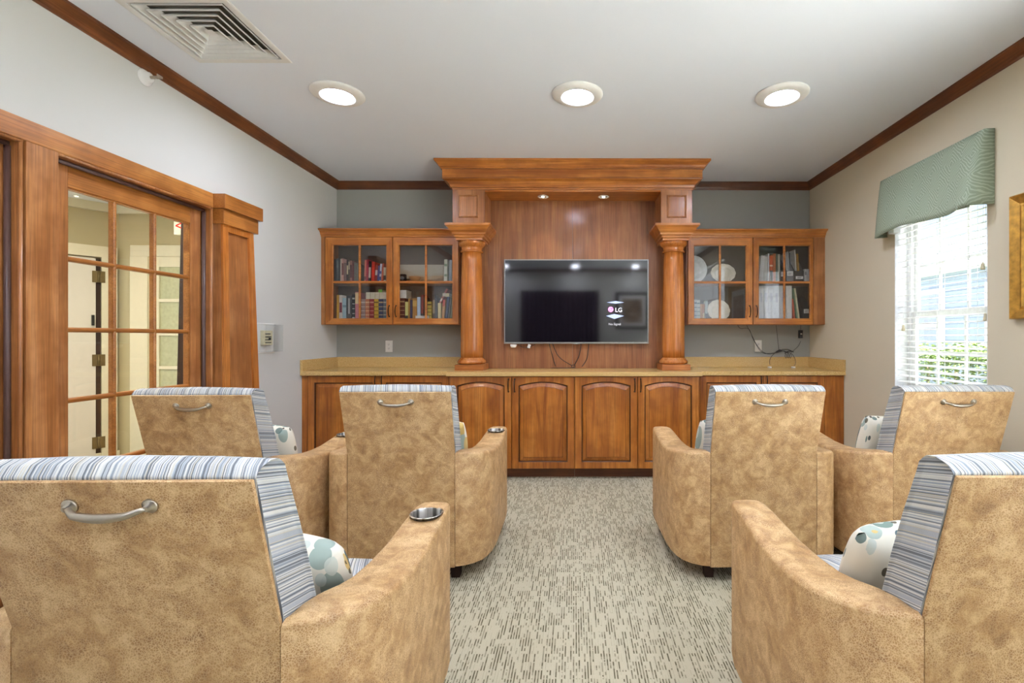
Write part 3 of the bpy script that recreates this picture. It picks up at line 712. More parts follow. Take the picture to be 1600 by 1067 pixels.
def column(cx, bx, lab):
    root = thing('column', (cx, CYC, CT), lab, 'column', 'wooden columns flanking the screen')
    hb = .1275
    m = MB(); m.box(cx - hb, cx + hb, CYC - hb, CYC + hb, CT + .001, CT + .052, .002); m.build('plinth', M['wx'], root)
    z = CT + .052
    m = MB(); m.lathe([(.112, z), (.125, z + .006), (.131, z + .02), (.126, z + .034), (.115, z + .04), (.115, z + .046), (.108, z + .05), (.104, z + .058), (.101, z + .06)], (cx, CYC, 0), 48); m.build('base_ring', M['wc'], root)
    zt = 1.975; prof = []
    for k in range(15):
        t = k / 14; prof.append((.101 - .0125 * t ** 1.6 + .002 * sin(pi * t), z + .06 + (zt - z - .06) * t))
    m = MB(); m.lathe(prof, (cx, CYC, 0), 48); m.build('shaft', M['wc'], root)
    m = MB(); m.lathe([(.0885, 1.975), (.100, 1.978), (.103, 1.986), (.098, 1.992), (.093, 1.994), (.093, 2.022), (.098, 2.026), (.108, 2.034), (.120, 2.048), (.124, 2.058), (.124, 2.0735)], (cx, CYC, 0), 48); m.build('capital', M['wc'], root)
    m = MB(); rings = []; hw = (bx[1] - bx[0]) / 2; mx = (bx[0] + bx[1]) / 2
    for e_, zz in ((-.023, 2.0737), (-.023, 2.090), (-.012, 2.098), (-.010, 2.112), (.004, 2.120), (.006, 2.134), (.022, 2.150), (.036, 2.172), (.050, 2.186), (.056, 2.190), (.056, 2.2085), (-.01, 2.2085)):
        rings.append([(mx - hw - e_, YK - e_, zz), (mx + hw + e_, YK - e_, zz), (mx + hw + e_, YP - .0006, zz), (mx - hw - e_, YP - .0006, zz)])
    m.loft(rings); m.build('cap_moulding', M['wx'], root)
    m = MB(); m.box(bx[0], bx[1], YK, YP - .0006, 2.2085, 2.5125, .001)
    b = m.build('upper_block', M['wzl'], root)
    m = MB(); pw, pz0, pz1 = .087, 2.265, 2.468
    R = lambda q, y: [(mx - pw - q, y, pz0 - q), (mx + pw + q, y, pz0 - q), (mx + pw + q, y, pz1 + q), (mx - pw - q, y, pz1 + q)]
    m.loft([R(0, YK - .0002), R(-.002, YK - .008), R(-.007, YK - .011), R(-.013, YK - .006), R(-.016, YK - .002)], False, True); m.build('applied_panel', M['wzl'], b)
    m = MB(); R2 = lambda q, y: [(mx - pw - q, y, pz0 - q), (mx + pw + q, y, pz0 - q), (mx + pw + q, y, pz1 + q), (mx - pw - q, y, pz1 + q)]
    return root
column(CXL, BL, 'turned wooden column standing left of the screen')
column(CXR, BR, 'turned wooden column standing right of the screen')

def spot(u, lab):
    x = at(u, 0, 4.40)[0]; y = 4.40
    root = thing('downlight', (x, y, 2.5), lab, 'light', 'small downlights in the cornice')
    m = MB(); m.lathe([(.030, 2.4998), (.048, 2.4998), (.050, 2.496), (.046, 2.493), (.034, 2.4935), (.030, 2.496)], (x, y, 0), 28, cap=False); m.build('trim_ring', M['white'], root)
    m = MB(); m.lathe([(.0335, 2.4996), (.0335, 2.4975)], (x, y, 0), 24); m.build('baffle', M['black'], root)
    m = MB(); m.lathe([(.014, 2.4974), (.013, 2.494), (.006, 2.4925)], (x, y, 0), 20); m.build('bulb', emis('small_halogen_bulb', (255, 236, 205), 12), root)
    l = bpy.data.lights.new('spot_lamp', 'SPOT'); l.energy = 5; l.spot_size = radians(85); l.spot_blend = .7; l.shadow_soft_size = .015; l.color = (1, .86, .66)
    o = bpy.data.objects.new('spot_lamp', l); COL.objects.link(o); o.parent = root; o.location = (0, 0, -.012); o.rotation_euler = (radians(-12), 0, 0)
spot(848.5, 'small recessed downlight in the cornice left of centre'); spot(943, 'small recessed downlight in the cornice right of centre')

# television -----------------------------------------------------------
def tv():
    x0, z1 = at(787.5, 405, 4.50); x1, z0 = at(1013.5, 537, 4.50); y = 4.50
    root = thing('television', ((x0 + x1) / 2, y, z0), 'large flat black television with thin grey bezel on the wooden panel', 'television')
    m = MB(); m.box(x0 + .01, x1 - .01, y + .006, y + .035, z0 + .01, z1 - .01, .004); m.build('rear_shell', M['black'], root)
    m = MB(); b = .010; bb = .016
    R = lambda q, yy, qb=None: [(x0 + q, yy, z0 + (qb if qb is not None else q)), (x1 - q, yy, z0 + (qb if qb is not None else q)), (x1 - q, yy, z1 - q), (x0 + q, yy, z1 - q)]
    m.loft([R(0, y + .02), R(0, y + .001), R(.002, y - .001, .002), R(b, y - .001, bb), R(b, y + .004, bb)], True, False); m.build('bezel', M['bezel'], root)
    t = NT('tv_screen'); sc = t.pbr((0.006, 0.005, 0.009, 1), 0.06, spec=1.0)
    m = MB(); m.box(x0 + b, x1 - b, y + .0025, y + .005, z0 + bb, z1 - b); s = m.build('screen', sc, root)
    YY = y + .0022
    def P(u, v): a, c = at(u, v, y); return (a, YY, c)
    em = emis('screen_white', (238, 236, 246), .85); bl = emis('screen_blue', (176, 190, 240), .7); pk = emis('screen_pink', (226, 120, 200), .75)
    for pts in (((948, 472.5), (962, 470.3), (975, 472.5), (962, 474.4)), ((947, 493.5), (960, 490.5), (975, 493.5), (960, 498.3))):
        f = [P(*p) for p in pts]; m = MB(); m.loft([f, [(p[0], YY - .0006, p[2]) for p in f]]); m.build('screen_mark', bl, s)
    cx_, cz_ = at(954.3, 483.3, y)
    m = MB(); m.lathe([(.0255, YY), (.0255, YY - .0006)], (cx_, 0, cz_), 32, 'y'); m.build('logo_disc', pk, s)
    m = MB(); YL = YY - .0007
    pts = [(cx_ + .019 * cos(a), YL, cz_ + .019 * sin(a)) for a in [radians(40 + k * 20) for k in range(17)]]
    m.tube(pts, .0012, 6); m.tube([(cx_ + .019, YL, cz_), (cx_ + .008, YL, cz_)], .0012, 6); m.tube([(cx_ - .002, YL, cz_ + .008), (cx_ - .002, YL, cz_ - .008), (cx_ + .006, YL, cz_ - .008)], .0012, 6)
    m.lathe([(.0026, YL), (.0026, YL - .0006)], (cx_ - .009, 0, cz_ + .007), 10, 'y'); m.build('logo_face', em, s)
    R90 = Matrix.Rotation(pi / 2, 4, 'X')
    a, c = at(961.0, 487.3, y); text_mesh('LG', .056, 'lettering', em, s, Matrix.Translation((a, YY - .0003, c)) @ R90 @ Matrix.Diagonal((1, 1, 1, 1)), .0008)
    a, c = at(960.5, 508.0, y); text_mesh('No Signal', .030, 'lettering', emis('screen_grey_text', (200, 198, 205), .6), s, Matrix.Translation((a, YY - .0002, c)) @ R90, .0003, 'CENTER')
    a, c = at(901, 536.7, y)
    m = MB(); m.lathe([(.0, y - .001), (.0, y - .001)], (a, 0, c), 4, 'y') if False else m.box(a - .03, a + .03, y - .003, y + .012, c - .006, c + .006, .003); bg = m.build('badge', M['bezel'], root)
    text_mesh('LG', .012, 'badge_lettering', M['white'], bg, Matrix.Translation((a, y - .0032, c - .004)) @ R90, .0002, 'CENTER')
    m = MB(); m.box(x0 + .3, x1 - .3, y + .035, YP - .0005, z0 + .2, z1 - .2, .004); m.build('wall_mount', M['black'], root)
    return x0, x1, z0
tx0, tx1, tz0 = tv()
a, c = at(802, 540.5, 4.49)
root = thing('camera_sensor', (a, 4.49, c), 'small white half round sensor under the lower left screen corner', 'sensor')
m = MB(); m.lathe([(.010, c - .016), (.024, c - .012), (.030, c + .004), (.030, c + .014)], (a, 4.505, 0), 24); m.build('housing', M['white'], root)
m = MB(); m.lathe([(.001, c - .02), (.012, c - .019), (.012, c - .0155)], (a, 4.505, 0), 16); m.build('lens', M['black'], root)
a, c = at(826.5, 540.8, 4.5)
m = MB(); m.box(-.013, .013, -.008, .008, -.018, .018, .003, Matrix.Translation((a, 4.51, c)) @ Matrix.Rotation(radians(20), 4, 'Y'))
tag(m.build('cable_adapter', M['white']), 'tiny white adapter dangling under the screen near the sensor', 'adapter')

def cable(name, pts, r, lab, cat='cable', group=None, mat='black', smooth=5):
    P = [Vector(p) for p in pts]; out = []
    for i in range(len(P) - 1):
        p0, p1, p2, p3 = P[max(i - 1, 0)], P[i], P[i + 1], P[min(i + 2, len(P) - 1)]
        for k in range(smooth):
            t = k / smooth
            out.append(0.5 * ((2 * p1) + (-p0 + p2) * t + (2 * p0 - 5 * p1 + 4 * p2 - p3) * t * t + (-p0 + 3 * p1 - 3 * p2 + p3) * t ** 3))
    out.append(P[-1]); m = MB(); m.tube(out, r, 6)
    return tag(m.build(name, M[mat]), lab, cat, group)
def pv(u, v, Y): a, c = at(u, v, Y); return (a, Y, c)
G = 'cables hanging below the screen'
cable('cable', [pv(858, 536, 4.53), pv(862, 552, 4.53), pv(868, 572, 4.535)], .0032, 'leftmost thin black cable hanging straight below the screen', group=G)
cable('cable', [pv(863, 536, 4.535), pv(873, 557, 4.53), pv(893, 571, 4.53)], .0030, 'thin looping cable below the screen ending at the cable knot', group=G)
cable('cable', [pv(908, 536, 4.53), pv(905, 555, 4.53), pv(897, 571, 4.525)], .0035, 'thick black cable dropping from the screen centre to the knot', group=G)
cable('cable', [pv(920, 537, 4.53), pv(917, 560, 4.53), pv(909, 573, 4.52)], .0032, 'rightmost thin cable curving down from the screen', group=G)
cable('cable', [(at(861, 0, 4.50)[0], 4.50, CT + .006), (at(870, 0, 4.49)[0], 4.49, CT + .008), (at(893, 0, 4.50)[0], 4.50, CT + .008), (at(897, 0, 4.52)[0], 4.52, CT + .02)], .0025, 'black cable lying along the counter below the screen', group=G)
m = MB(); kx = at(896, 0, 4.52)[0]
for k in range(5): m.tube([(kx + .016 * cos(a_ + k), 4.51 + .006 * k * .3, CT + .022 + .014 * sin(a_ * 1.0 + k)) for a_ in [j * pi / 6 for j in range(13)]], .003, 6)
tag(m.build('cable_knot', M['black']), 'small black bundle of knotted cable on the counter below the screen', 'cable')
m = MB(); p = pv(789, 541, 4.51)
cable('cable', [pv(809, 538.5, 4.515), pv(818, 543, 4.515), pv(825, 543, 4.512), pv(836, 538, 4.515)], .0025, 'short black cable looping between sensor and adapter')

# outlets ---------------------------------------------------------------
def outlet(u, v, lab, w_=.035, h_=.057):
    x, z = at(u, v, YB)
    root = thing('wall_outlet', (x, YB, z), lab, 'outlet', 'white outlets in the grey wall')
    m = MB(); m.box(x - w_, x + w_, YB - .006, YB, z - h_, z + h_, .002); m.build('cover_plate', M['white'], root)
    for s in (-1, 1):
        m = MB(); m.lathe([(.016, YB - .006), (.016, YB - .0085), (.0145, YB - .0095)], (x, 0, z + s * .02), 20, 'y'); r = m.build('receptacle', M['white'], root)
        m = MB(); m.box(x - .007, x - .005, YB - .0099, YB - .0093, z + s * .02 - .003, z + s * .02 + .006); m.box(x + .005, x + .007, YB - .0099, YB - .0093, z + s * .02 - .003, z + s * .02 + .006); m.box(x - .002, x + .002, YB - .0099, YB - .0093, z + s * .02 - .010, z + s * .02 - .006); m.build('slots', M['black'], r)
outlet(608, 541, 'white duplex outlet on the grey wall under the left cabinet')
outlet(1184.5, 540.5, 'white duplex outlet on the grey wall under the right cabinet')

# cables under right cabinet
G = 'cables hanging under the right wall cabinet'
zc_ = UZ0 - .002
cable('cable', [pv(1152, 507, 4.70), pv(1157, 513, 4.71), pv(1170, 514, 4.72), pv(1177, 530, 4.73), pv(1190, 550, 4.72), pv(1205, 552, 4.70), pv(1221, 547, 4.69)], .0022, 'leftmost black cable sagging from the right wall cabinet to the tangle', group=G)
cable('cable', [pv(1166, 507, 4.72), pv(1172, 518, 4.72), pv(1184, 541, 4.725), pv(1199, 553, 4.70), pv(1222, 549, 4.68)], .0020, 'second black cable crossing in front of the right outlet', group=G)
cable('cable', [pv(1212.5, 507, 4.71), pv(1214, 520, 4.71), pv(1217, 547, 4.69)], .0020, 'black cable dropping straight from the cabinet into the tangle', group=G)
cable('cable', [pv(1251, 533, 4.70), pv(1247, 541, 4.70), pv(1236, 551, 4.70)], .0018, 'thin cable from the black power adapter to the tangle', group=G)
cable('cable', [pv(1221, 548, 4.68), pv(1209, 553, 4.66), pv(1203, 562, 4.64), pv(1203, 570, 4.62)], .0022, 'cable with a white end drooping left onto the counter', group=G)
cable('cable', [pv(1225, 549, 4.68), pv(1236, 552, 4.66), pv(1242, 560, 4.64), pv(1243, 568, 4.62), pv(1240, 572, 4.60)], .0022, 'cable with a white end drooping right onto the counter', group=G)
m = MB()
for (a0, b0, a1, b1) in ((1212, 550, 1222, 547), (1216, 548, 1232, 552), (1222, 546, 1240, 550), (1226, 552, 1236, 549)):
    p, q = pv(a0, b0, 4.69), pv(a1, b1, 4.68); mid = ((p[0] + q[0]) / 2, 4.675, (p[2] + q[2]) / 2 + .012); m.tube([p, mid, q], .004, 6)
for k in range(3): p = pv(1228 + 3.5 * k, 556, 4.675); m.tube([(p[0] + .008 * cos(j * pi / 5), p[1], p[2] + .022 * sin(j * pi / 5)) for j in range(11)], .002, 6)
tag(m.build('cable_tangle', M['black']), 'knotted tangle of black cables above the right counter', 'cable')
for (u, v, s) in ((1203, 571.5, 'left'), (1240, 573, 'right')):
    p = pv(u, v, 4.60); m = MB(); m.box(p[0] - .012, p[0] + .012, 4.585, 4.625, CT + .0005, CT + .013, .002)
    tag(m.build('cable_plug', M['white']), 'tiny white cable plug on the right counter, the %s one of two' % s, 'plug')
root = thing('power_adapter', pv(1251, 520, 4.70), 'small black power adapter hanging under the far right cabinet', 'adapter')
p = pv(1251, 521.5, 4.70); m = MB(); m.box(p[0] - .018, p[0] + .018, 4.687, 4.713, p[2] - .042, p[2] + .036, .004); b_ = m.build('housing', M['black'], root)
m = MB(); m.box(p[0] - .008, p[0] + .008, 4.6862, 4.6875, p[2] - .006, p[2] + .004); m.build('label_patch', M['white'], b_)
m = MB(); m.tube([(p[0], 4.70, p[2] + .036), (p[0] + .001, 4.70, UZ0)], .0018, 6); m.build('cord', M['black'], root)

# ================================================================== BOOKS AND CHINA
YBK = 4.545
def book(u0, u1, v0, v1, rgb, lab, org, sc, tilt=0.0, depth=.15, Y=YBK, bands=None, group=None, flat=False, rest=None, name='book', cat='book', patch=None):
    a, zt = at(org[0] + u0 / sc, org[1] + v0 / sc, Y); b, zb = at(org[0] + u1 / sc, org[1] + v1 / sc, Y)
    if rest is not None: zb = rest + .0008
    w_, h_ = b - a, zt - zb
    c = (a + b) / 2
    cov = plain('cover_%d_%d_%d' % rgb, rgb, .5); mats = [cov, M['pages']]
    m = MB(); t = min(.0025, w_ * .18) if not flat else .003
    if flat:
        m.box(-w_ / 2, w_ / 2, 0, depth, 0, t); m.box(-w_ / 2, w_ / 2, 0, depth, h_ - t, h_); m.box(-w_ / 2, w_ / 2, 0, t, t, h_ - t)
        m.mi = 1; m.box(-w_ / 2 + .003, w_ / 2 - .003, t, depth - .004, t, h_ - t)
    else:
        m.box(-w_ / 2, -w_ / 2 + t, 0, depth, 0, h_); m.box(w_ / 2 - t, w_ / 2, 0, depth, 0, h_); m.box(-w_ / 2 + t, w_ / 2 - t, 0, t, 0, h_)
        m.mi = 1; m.box(-w_ / 2 + t, w_ / 2 - t, t, depth - .004, .002, h_ - .004)
    if bands:
        for i, (f0, f1, brgb) in enumerate(bands):
            mats.append(plain('cover_%d_%d_%d' % brgb, brgb, .5)); m.mi = len(mats) - 1
            if flat: m.box(-w_ / 2 + w_ * f0, -w_ / 2 + w_ * f1, -.0006, .0005, .001, h_ - .001)
            else: m.box(-w_ / 2 + .0005, w_ / 2 - .0005, -.0006, .0005, h_ * f0, h_ * f1)
    if patch:
        x0_, x1_, f0, f1, brgb = patch
        mats.append(plain('cover_%d_%d_%d' % brgb, brgb, .6)); m.mi = len(mats) - 1
        m.box(-w_ / 2 + w_ * x0_, -w_ / 2 + w_ * x1_, -.0012, .0005, h_ * f0, h_ * f1)
    if tilt:
        rt = Matrix.Rotation(radians(tilt), 4, 'Y')
        bmesh.ops.transform(m.bm, matrix=rt, verts=m.bm.verts[:])
        mn = min(v.co.z for v in m.bm.verts)
        bmesh.ops.translate(m.bm, verts=m.bm.verts[:], vec=(0, 0, -mn))
    o = m.build(name, mats); o.location = (c, Y, zb)
    tag(o, lab, cat, group); return o
OL, SL = (500, 370), 7.273
TOPS = SH + .0; BOTS = UZ0 + .03
g1 = 'books on the upper shelf of the left wall cabinet'; g2 = 'books on the lower shelf of the left wall cabinet'
cream = (222, 212, 186)
ban = lambda c1: [(.10, .16, c1), (.28, .31, c1), (.46, .49, c1), (.64, .67, c1), (.82, .88, c1)]
for (u0, u1, v0, rgb, bands, tilt, lab) in (
    (160, 184, 255, (62, 66, 70), None, 0, 'dark slate book at the far left of the upper shelf'),
    (187, 211, 245, (92, 100, 104), [(.6, .9, (120, 128, 130))], 0, 'blue grey book second from the left on the upper shelf'),
    (231, 244, 250, (214, 196, 176), None, 0, 'thin cream book left of the pale pink book'),
    (246, 268, 246, (218, 164, 150), [(.3, .8, (120, 64, 60))], 0, 'pale pink book with dark title on the upper left shelf'),
    (272, 300, 296, (128, 98, 96), None, 0, 'low mauve brown book right of the pale pink book'),
    (303, 321, 262, (56, 46, 40), [(.35, .75, (206, 190, 150))], 0, 'black book with cream lettering on the upper left shelf'),
    (323, 339, 256, (96, 84, 66), [(.55, .9, (190, 176, 150))], 0, 'olive brown book with pale title on the upper left shelf'),
    (341, 365, 268, (160, 106, 100), [(.2, .8, (96, 50, 50))], 0, 'dusty rose book on the upper left shelf'),
    (368, 384, 300, (108, 50, 50), None, 0, 'narrow maroon book right of the dusty rose one'),
    (388, 407, 290, (108, 106, 96), None, 0, 'grey green book behind the left door muntin'),
    (411, 430, 300, (120, 116, 106), None, 0, 'pale grey book just left of the door muntin'),
    (500, 520, 262, (206, 104, 86), [(.1, .25, (120, 40, 40))], 2, 'salmon book leaning at the left of the red group'),
    (523, 545, 257, (180, 44, 66), None, 2, 'crimson book beside the salmon book'),
    (549, 574, 275, (34, 30, 34), [(.2, .7, (214, 190, 170))], 2, 'black book with pale script between red books'),
    (582, 614, 283, (222, 52, 32), None, 2, 'bright scarlet book, the widest red one'),
    (620, 646, 320, (150, 44, 40), [(.4, .7, (220, 200, 190))], 4, 'dark red book with white mark right of the scarlet book'),
    (649, 668, 326, (44, 62, 130), None, 4, 'royal blue book among the red ones'),
    (670, 690, 306, (212, 212, 224), [(.1, .3, (52, 70, 140)), (.45, .6, (52, 70, 140))], 4, 'white and blue patterned book leaning beside the blue book'),
    (695, 711, 300, (196, 84, 60), None, 4, 'brick red leaning book at the right of the red group'),
    (722, 748, 346, (196, 186, 160), [(.15, .45, (26, 24, 24))], 0, 'cream box book with black square behind the left door stile'),
    (1412, 1446, 256, (206, 208, 190), [(.25, .35, (120, 140, 110)), (.7, .8, (120, 140, 110))], 0, 'pale green and cream book at the right end of the upper shelf'),
    (1462, 1492, 262, (168, 178, 188), None, 2, 'light blue grey book at the far right end of the upper shelf')):
    book(u0, u1, v0, 495, rgb, lab, OL, SL, tilt, bands=bands, group=g1, rest=TOPS)
for (u0, u1, v0, rgb, bands, tilt, lab, pat) in (
    (189, 216, 660, (226, 168, 44), None, 0, 'bright yellow book at the left of the lower shelf', None),
    (219, 253, 662, (226, 218, 204), None, 0, 'white book with a red oval on its spine', (.1, .9, .34, .72, (132, 40, 50))),
    (257, 298, 695, (166, 196, 204), [(.6, .7, (120, 150, 160))], 0, 'pale blue book on the lower left shelf', None),
    (300, 360, 668, (66, 66, 68), None, 0, 'thick charcoal book with white script on its spine', (.35, .65, .3, .9, (176, 174, 170))),
    (366, 396, 655, (36, 36, 38), ban((190, 190, 180)), 0, 'black book with pale bands on the lower left shelf', None),
    (400, 437, 626, (204, 120, 128), [(.6, .97, (236, 206, 150)), (0, .08, (236, 206, 180))], 0, 'tall pink book with yellow top beside the door muntin', None),
    (466, 512, 706, (150, 120, 112), ban((196, 180, 168)), 0, 'mauve brown banded volume right of the door muntin', None),
    (516, 562, 706, (188, 104, 62), ban((228, 180, 130)), 0, 'orange brown banded volume in the matching set', None),
    (566, 612, 706, (156, 52, 54), ban((214, 150, 130)), 0, 'red banded volume in the matching set', None),
    (615, 663, 706, (204, 168, 56), ban((110, 90, 40)), 0, 'gold banded volume in the matching set', None),
    (667, 714, 706, (44, 70, 108), ban((190, 180, 140)), 0, 'navy banded volume in the matching set', None),
    (717, 764, 706, (104, 128, 132), ban((200, 200, 180)), 0, 'grey teal banded volume at the end of the matching set', None),
    (868, 962, 696, (96, 36, 36), ban((188, 150, 110)), 0, 'thick maroon banded volume at the left edge of the right door', None),
    (967, 1000, 738, (214, 210, 130), [(0, .3, (46, 54, 50))], 0, 'short lime yellow book with dark base', None),
    (1004, 1021, 700, (168, 128, 60), None, 0, 'narrow gold brown book beside a navy book', None),
    (1024, 1046, 716, (40, 58, 104), None, 0, 'narrow navy book left of the tan book', None),
    (1052, 1101, 697, (170, 122, 60), [(.65, .9, (206, 168, 90))], 0, 'wide tan book with golden emblem', None),
    (1105, 1142, 684, (178, 196, 214), None, 0, 'light blue white book in the middle of the right door', None),
    (1146, 1172, 658, (140, 48, 44), [(0, .3, (48, 40, 44))], 1, 'dark red book with black foot', None),
    (1176, 1192, 684, (60, 50, 56), None, 0, 'thin dark plum book behind the muntin', None),
    (1221, 1266, 736, (208, 188, 92), ban((60, 50, 40)), 0, 'yellow banded volume right of the muntin', None),
    (1281, 1306, 657, (66, 56, 50), [(.3, .8, (150, 134, 110))], 0, 'tall dark brown book with lettering beside the yellow volume', None),
    (1310, 1330, 690, (44, 48, 58), None, 0, 'narrow blue black book on the right lower shelf', None),
    (1340, 1374, 750, (216, 200, 150), None, 0, 'short cream book on the right lower shelf', None),
    (1381, 1408, 712, (198, 140, 72), [(.7, 1, (196, 66, 44))], 4, 'orange book with red top leaning right', None),
    (1416, 1442, 682, (50, 62, 92), None, 6, 'navy leaning book near the right end', None),
    (1448, 1468, 690, (96, 94, 88), None, 6, 'grey leaning book near the right end', None),
    (1474, 1492, 684, (120, 118, 72), None, 6, 'olive leaning book at the right end of the lower shelf', None)):
    book(u0, u1, v0, 930, rgb, lab, OL, SL, tilt, bands=bands, group=g2, rest=BOTS, patch=pat)
zset = at(0, 370 + 706 / SL, YBK)[1]
book(522, 764, 630, 700, (214, 206, 180), 'thick cream volume lying flat on top of the banded set', OL, SL, flat=True, bands=[(.2, .22, (170, 160, 130)), (.42, .44, (170, 160, 130)), (.62, .64, (170, 160, 130))], group=g2, rest=zset + .0005)
book(664, 705, 598, 622, (120, 190, 70), 'small lime green booklet on top of the flat cream volume', OL, SL, flat=True, group=g2, rest=at(0, 370 + 630 / SL, YBK)[1] + .0005, depth=.1)
book(868, 982, 606, 642, (214, 210, 202), 'white book lying flat on the maroon volume', OL, SL, flat=True, group=g2, rest=at(0, 370 + 696 / SL, YBK)[1] + .0005)
o = book(1085, 1232, 896, 925, (228, 224, 212), 'white booklet lying in front of the lower row of books', OL, SL, flat=True, depth=.04, Y=4.5, group=g2, rest=BOTS)
o = book(1352, 1372, 575, 748, (188, 110, 104), 'pink striped book tilted on top of the right lower row', OL, SL, 28, bands=[(.1, .3, (230, 214, 200)), (.5, .7, (230, 214, 200))], group=g2, depth=.12, rest=at(0, 370 + 752 / SL, YBK)[1] + .001)
book(1392, 1466, 640, 655, (226, 212, 170), 'thin cream booklet lying on the leaning books at the right end', OL, SL, flat=True, group=g2, depth=.12, rest=at(0, 370 + 676 / SL, YBK)[1])
# landscape board on the upper shelf
def board():
    x0, z1 = at(500 + 905 / SL, 370 + 322 / SL, 4.70); x1, _ = at(500 + 1402 / SL, 0, 4.70); z0 = TOPS + .001
    root = thing('picture_board', ((x0 + x1) / 2, 4.70, z0), 'wide tan landscape picture board standing on the upper shelf behind the glass', 'picture')
    t = NT('tan_landscape_print'); sp = t.n('SeparateXYZ'); t.set(sp.inputs[0], t.coord((1, 1, 1)))
    n = t.noise(t.coord((3, 3, 9)), 2.5, 4); v = t.math('ADD', t.math('MULTIPLY', sp.outputs[2], 4.0), t.math('MULTIPLY', n, .55))
    mt = t.pbr(t.ramp(v, [(.2, S(96, 70, 44)), (.42, S(160, 116, 66)), (.5, S(196, 160, 110)), (.62, S(190, 176, 146)), (.9, S(200, 192, 170))]), .6)
    m = MB(); m.box(x0, x1, 4.70, 4.712, z0, z1); m.build('print', mt, root)
    m = MB(); m.box(x0 - .006, x1 + .006, 4.7125, 4.72, z0, z1 + .006); m.build('backing', M['pages'], root)
board()
x, _ = at(500 + 945 / SL, 0, 4.62)
root = thing('toy_camera', (x, 4.62, TOPS), 'small dark object standing before the landscape board on the upper shelf', 'ornament')
m = MB(); m.box(x - .03, x + .03, 4.60, 4.64, TOPS + .001, TOPS + .085, .008); m.build('body', M['black'], root)
m = MB(); m.lathe([(.018, 4.60), (.018, 4.588), (.014, 4.585)], (x, 0, TOPS + .045), 20, 'y'); m.build('lens', M['bezel'], root)
m = MB(); m.lathe([(.004, 0), (.03, .006), (.05, .03), (.06, .06), (.055, .062), (.03, .03), (.004, .015)], (at(500 + 1080 / SL, 0, 4.63)[0], 4.63, TOPS + .001), 24)
tag(m.build('wooden_dish', plain('honey_wood_dish', (196, 136, 74), .4)), 'small honey coloured dish before the landscape board', 'dish')

# right cabinet ---------------------------------------------------------
OR_, SR = (1070, 360), 6.957
def plate(u, v, ru, rv, lab, mat, rest, wav=0, Y=4.66, tiltz=0, lean=12, spin=0):
    x, z = at(OR_[0] + u / SR, OR_[1] + v / SR, Y)
    rx = ru / SR / FP * Y; rz = rv / SR / FP * Y
    z = rest + rz * cos(radians(lean)) + .004
    root = thing('plate', (x, Y, rest), lab, 'plate', 'china plates displayed in the right wall cabinet')
    rings = []; n = 72
    for (s, d) in ((.02, .0), (.5, .0), (.58, .002), (.66, -.008), (.8, -.012), (.96, -.018), (1.0, -.021), (1.0, -.018), (.95, -.012), (.66, -.002), (.55, .008), (.02, .008)):
        ring = []
        for k in range(n):
            a_ = 2 * pi * k / n; wv = 1 + (.035 * abs(cos(wav * a_ / 2)) - .02) * (1 if s > .75 else 0) if wav else 1
            px, pz = rx * s * wv * cos(a_), rz * s * wv * sin(a_)
            q = Matrix.Rotation(radians(spin), 3, 'Y') @ Vector((px, 0, pz)); px, pz = q.x, q.z
            L = radians(lean)
            ring.append((x + px, Y + d * cos(L) + pz * sin(L), z + pz * cos(L) + d * -sin(L)))
        rings.append(ring)
    m = MB(); m.loft(rings, smooth=True); m.build('dish', mat, root)
    m = MB()
    for s in (-1, 1):
        xx = x + s * rx * .5
        m.tube([(xx, Y - .03, rest + .035), (xx, Y - .034, rest + .012), (xx, Y - .02, rest + .004), (xx, Y + .055, rest + .004), (xx, Y + .06, rest + rz * 1.2)], .0018, 6)
    m.build('plate_stand', M['black'], root)
plate(98, 385, 138, 152, 'large white oval platter on edge at the left of the upper shelf', M['platew'], TOPS, Y=4.67, lean=10)
plate(412, 430, 134, 106, 'cream scalloped plate on the upper shelf behind the door muntin', M['plate'], TOPS, wav=12, Y=4.65)
plate(362, 826, 122, 118, 'cream scalloped plate on the lower shelf of the right cabinet', M['plate'], BOTS, wav=12, Y=4.62)
g3 = 'books on the lower shelf at the left of the right wall cabinet'
for (u0, u1, v0, rgb, bands, lab) in (
    (104, 132, 752, (196, 204, 208), ban((110, 120, 140)), 'white and blue banded book at the lower left of the right cabinet'),
    (134, 166, 756, (206, 214, 210), ban((120, 150, 150)), 'pale teal banded book beside the white and blue one'),
    (169, 192, 800, (196, 140, 76), None, 'tan orange book left of the lower plate'),
    (194, 216, 800, (186, 120, 66), [(.1, .5, (214, 170, 110))], 'brown orange book left of the lower plate'),
    (222, 250, 764, (176, 190, 180), [(0, .4, (70, 70, 74))], 'grey green book partly behind the lower plate')):
    book(u0, u1, v0, 940, rgb, lab, OR_, SR, bands=bands, group=g3, rest=BOTS, Y=4.69, depth=.06)
g4 = 'books and magazines on the upper shelf of the right wall cabinet'
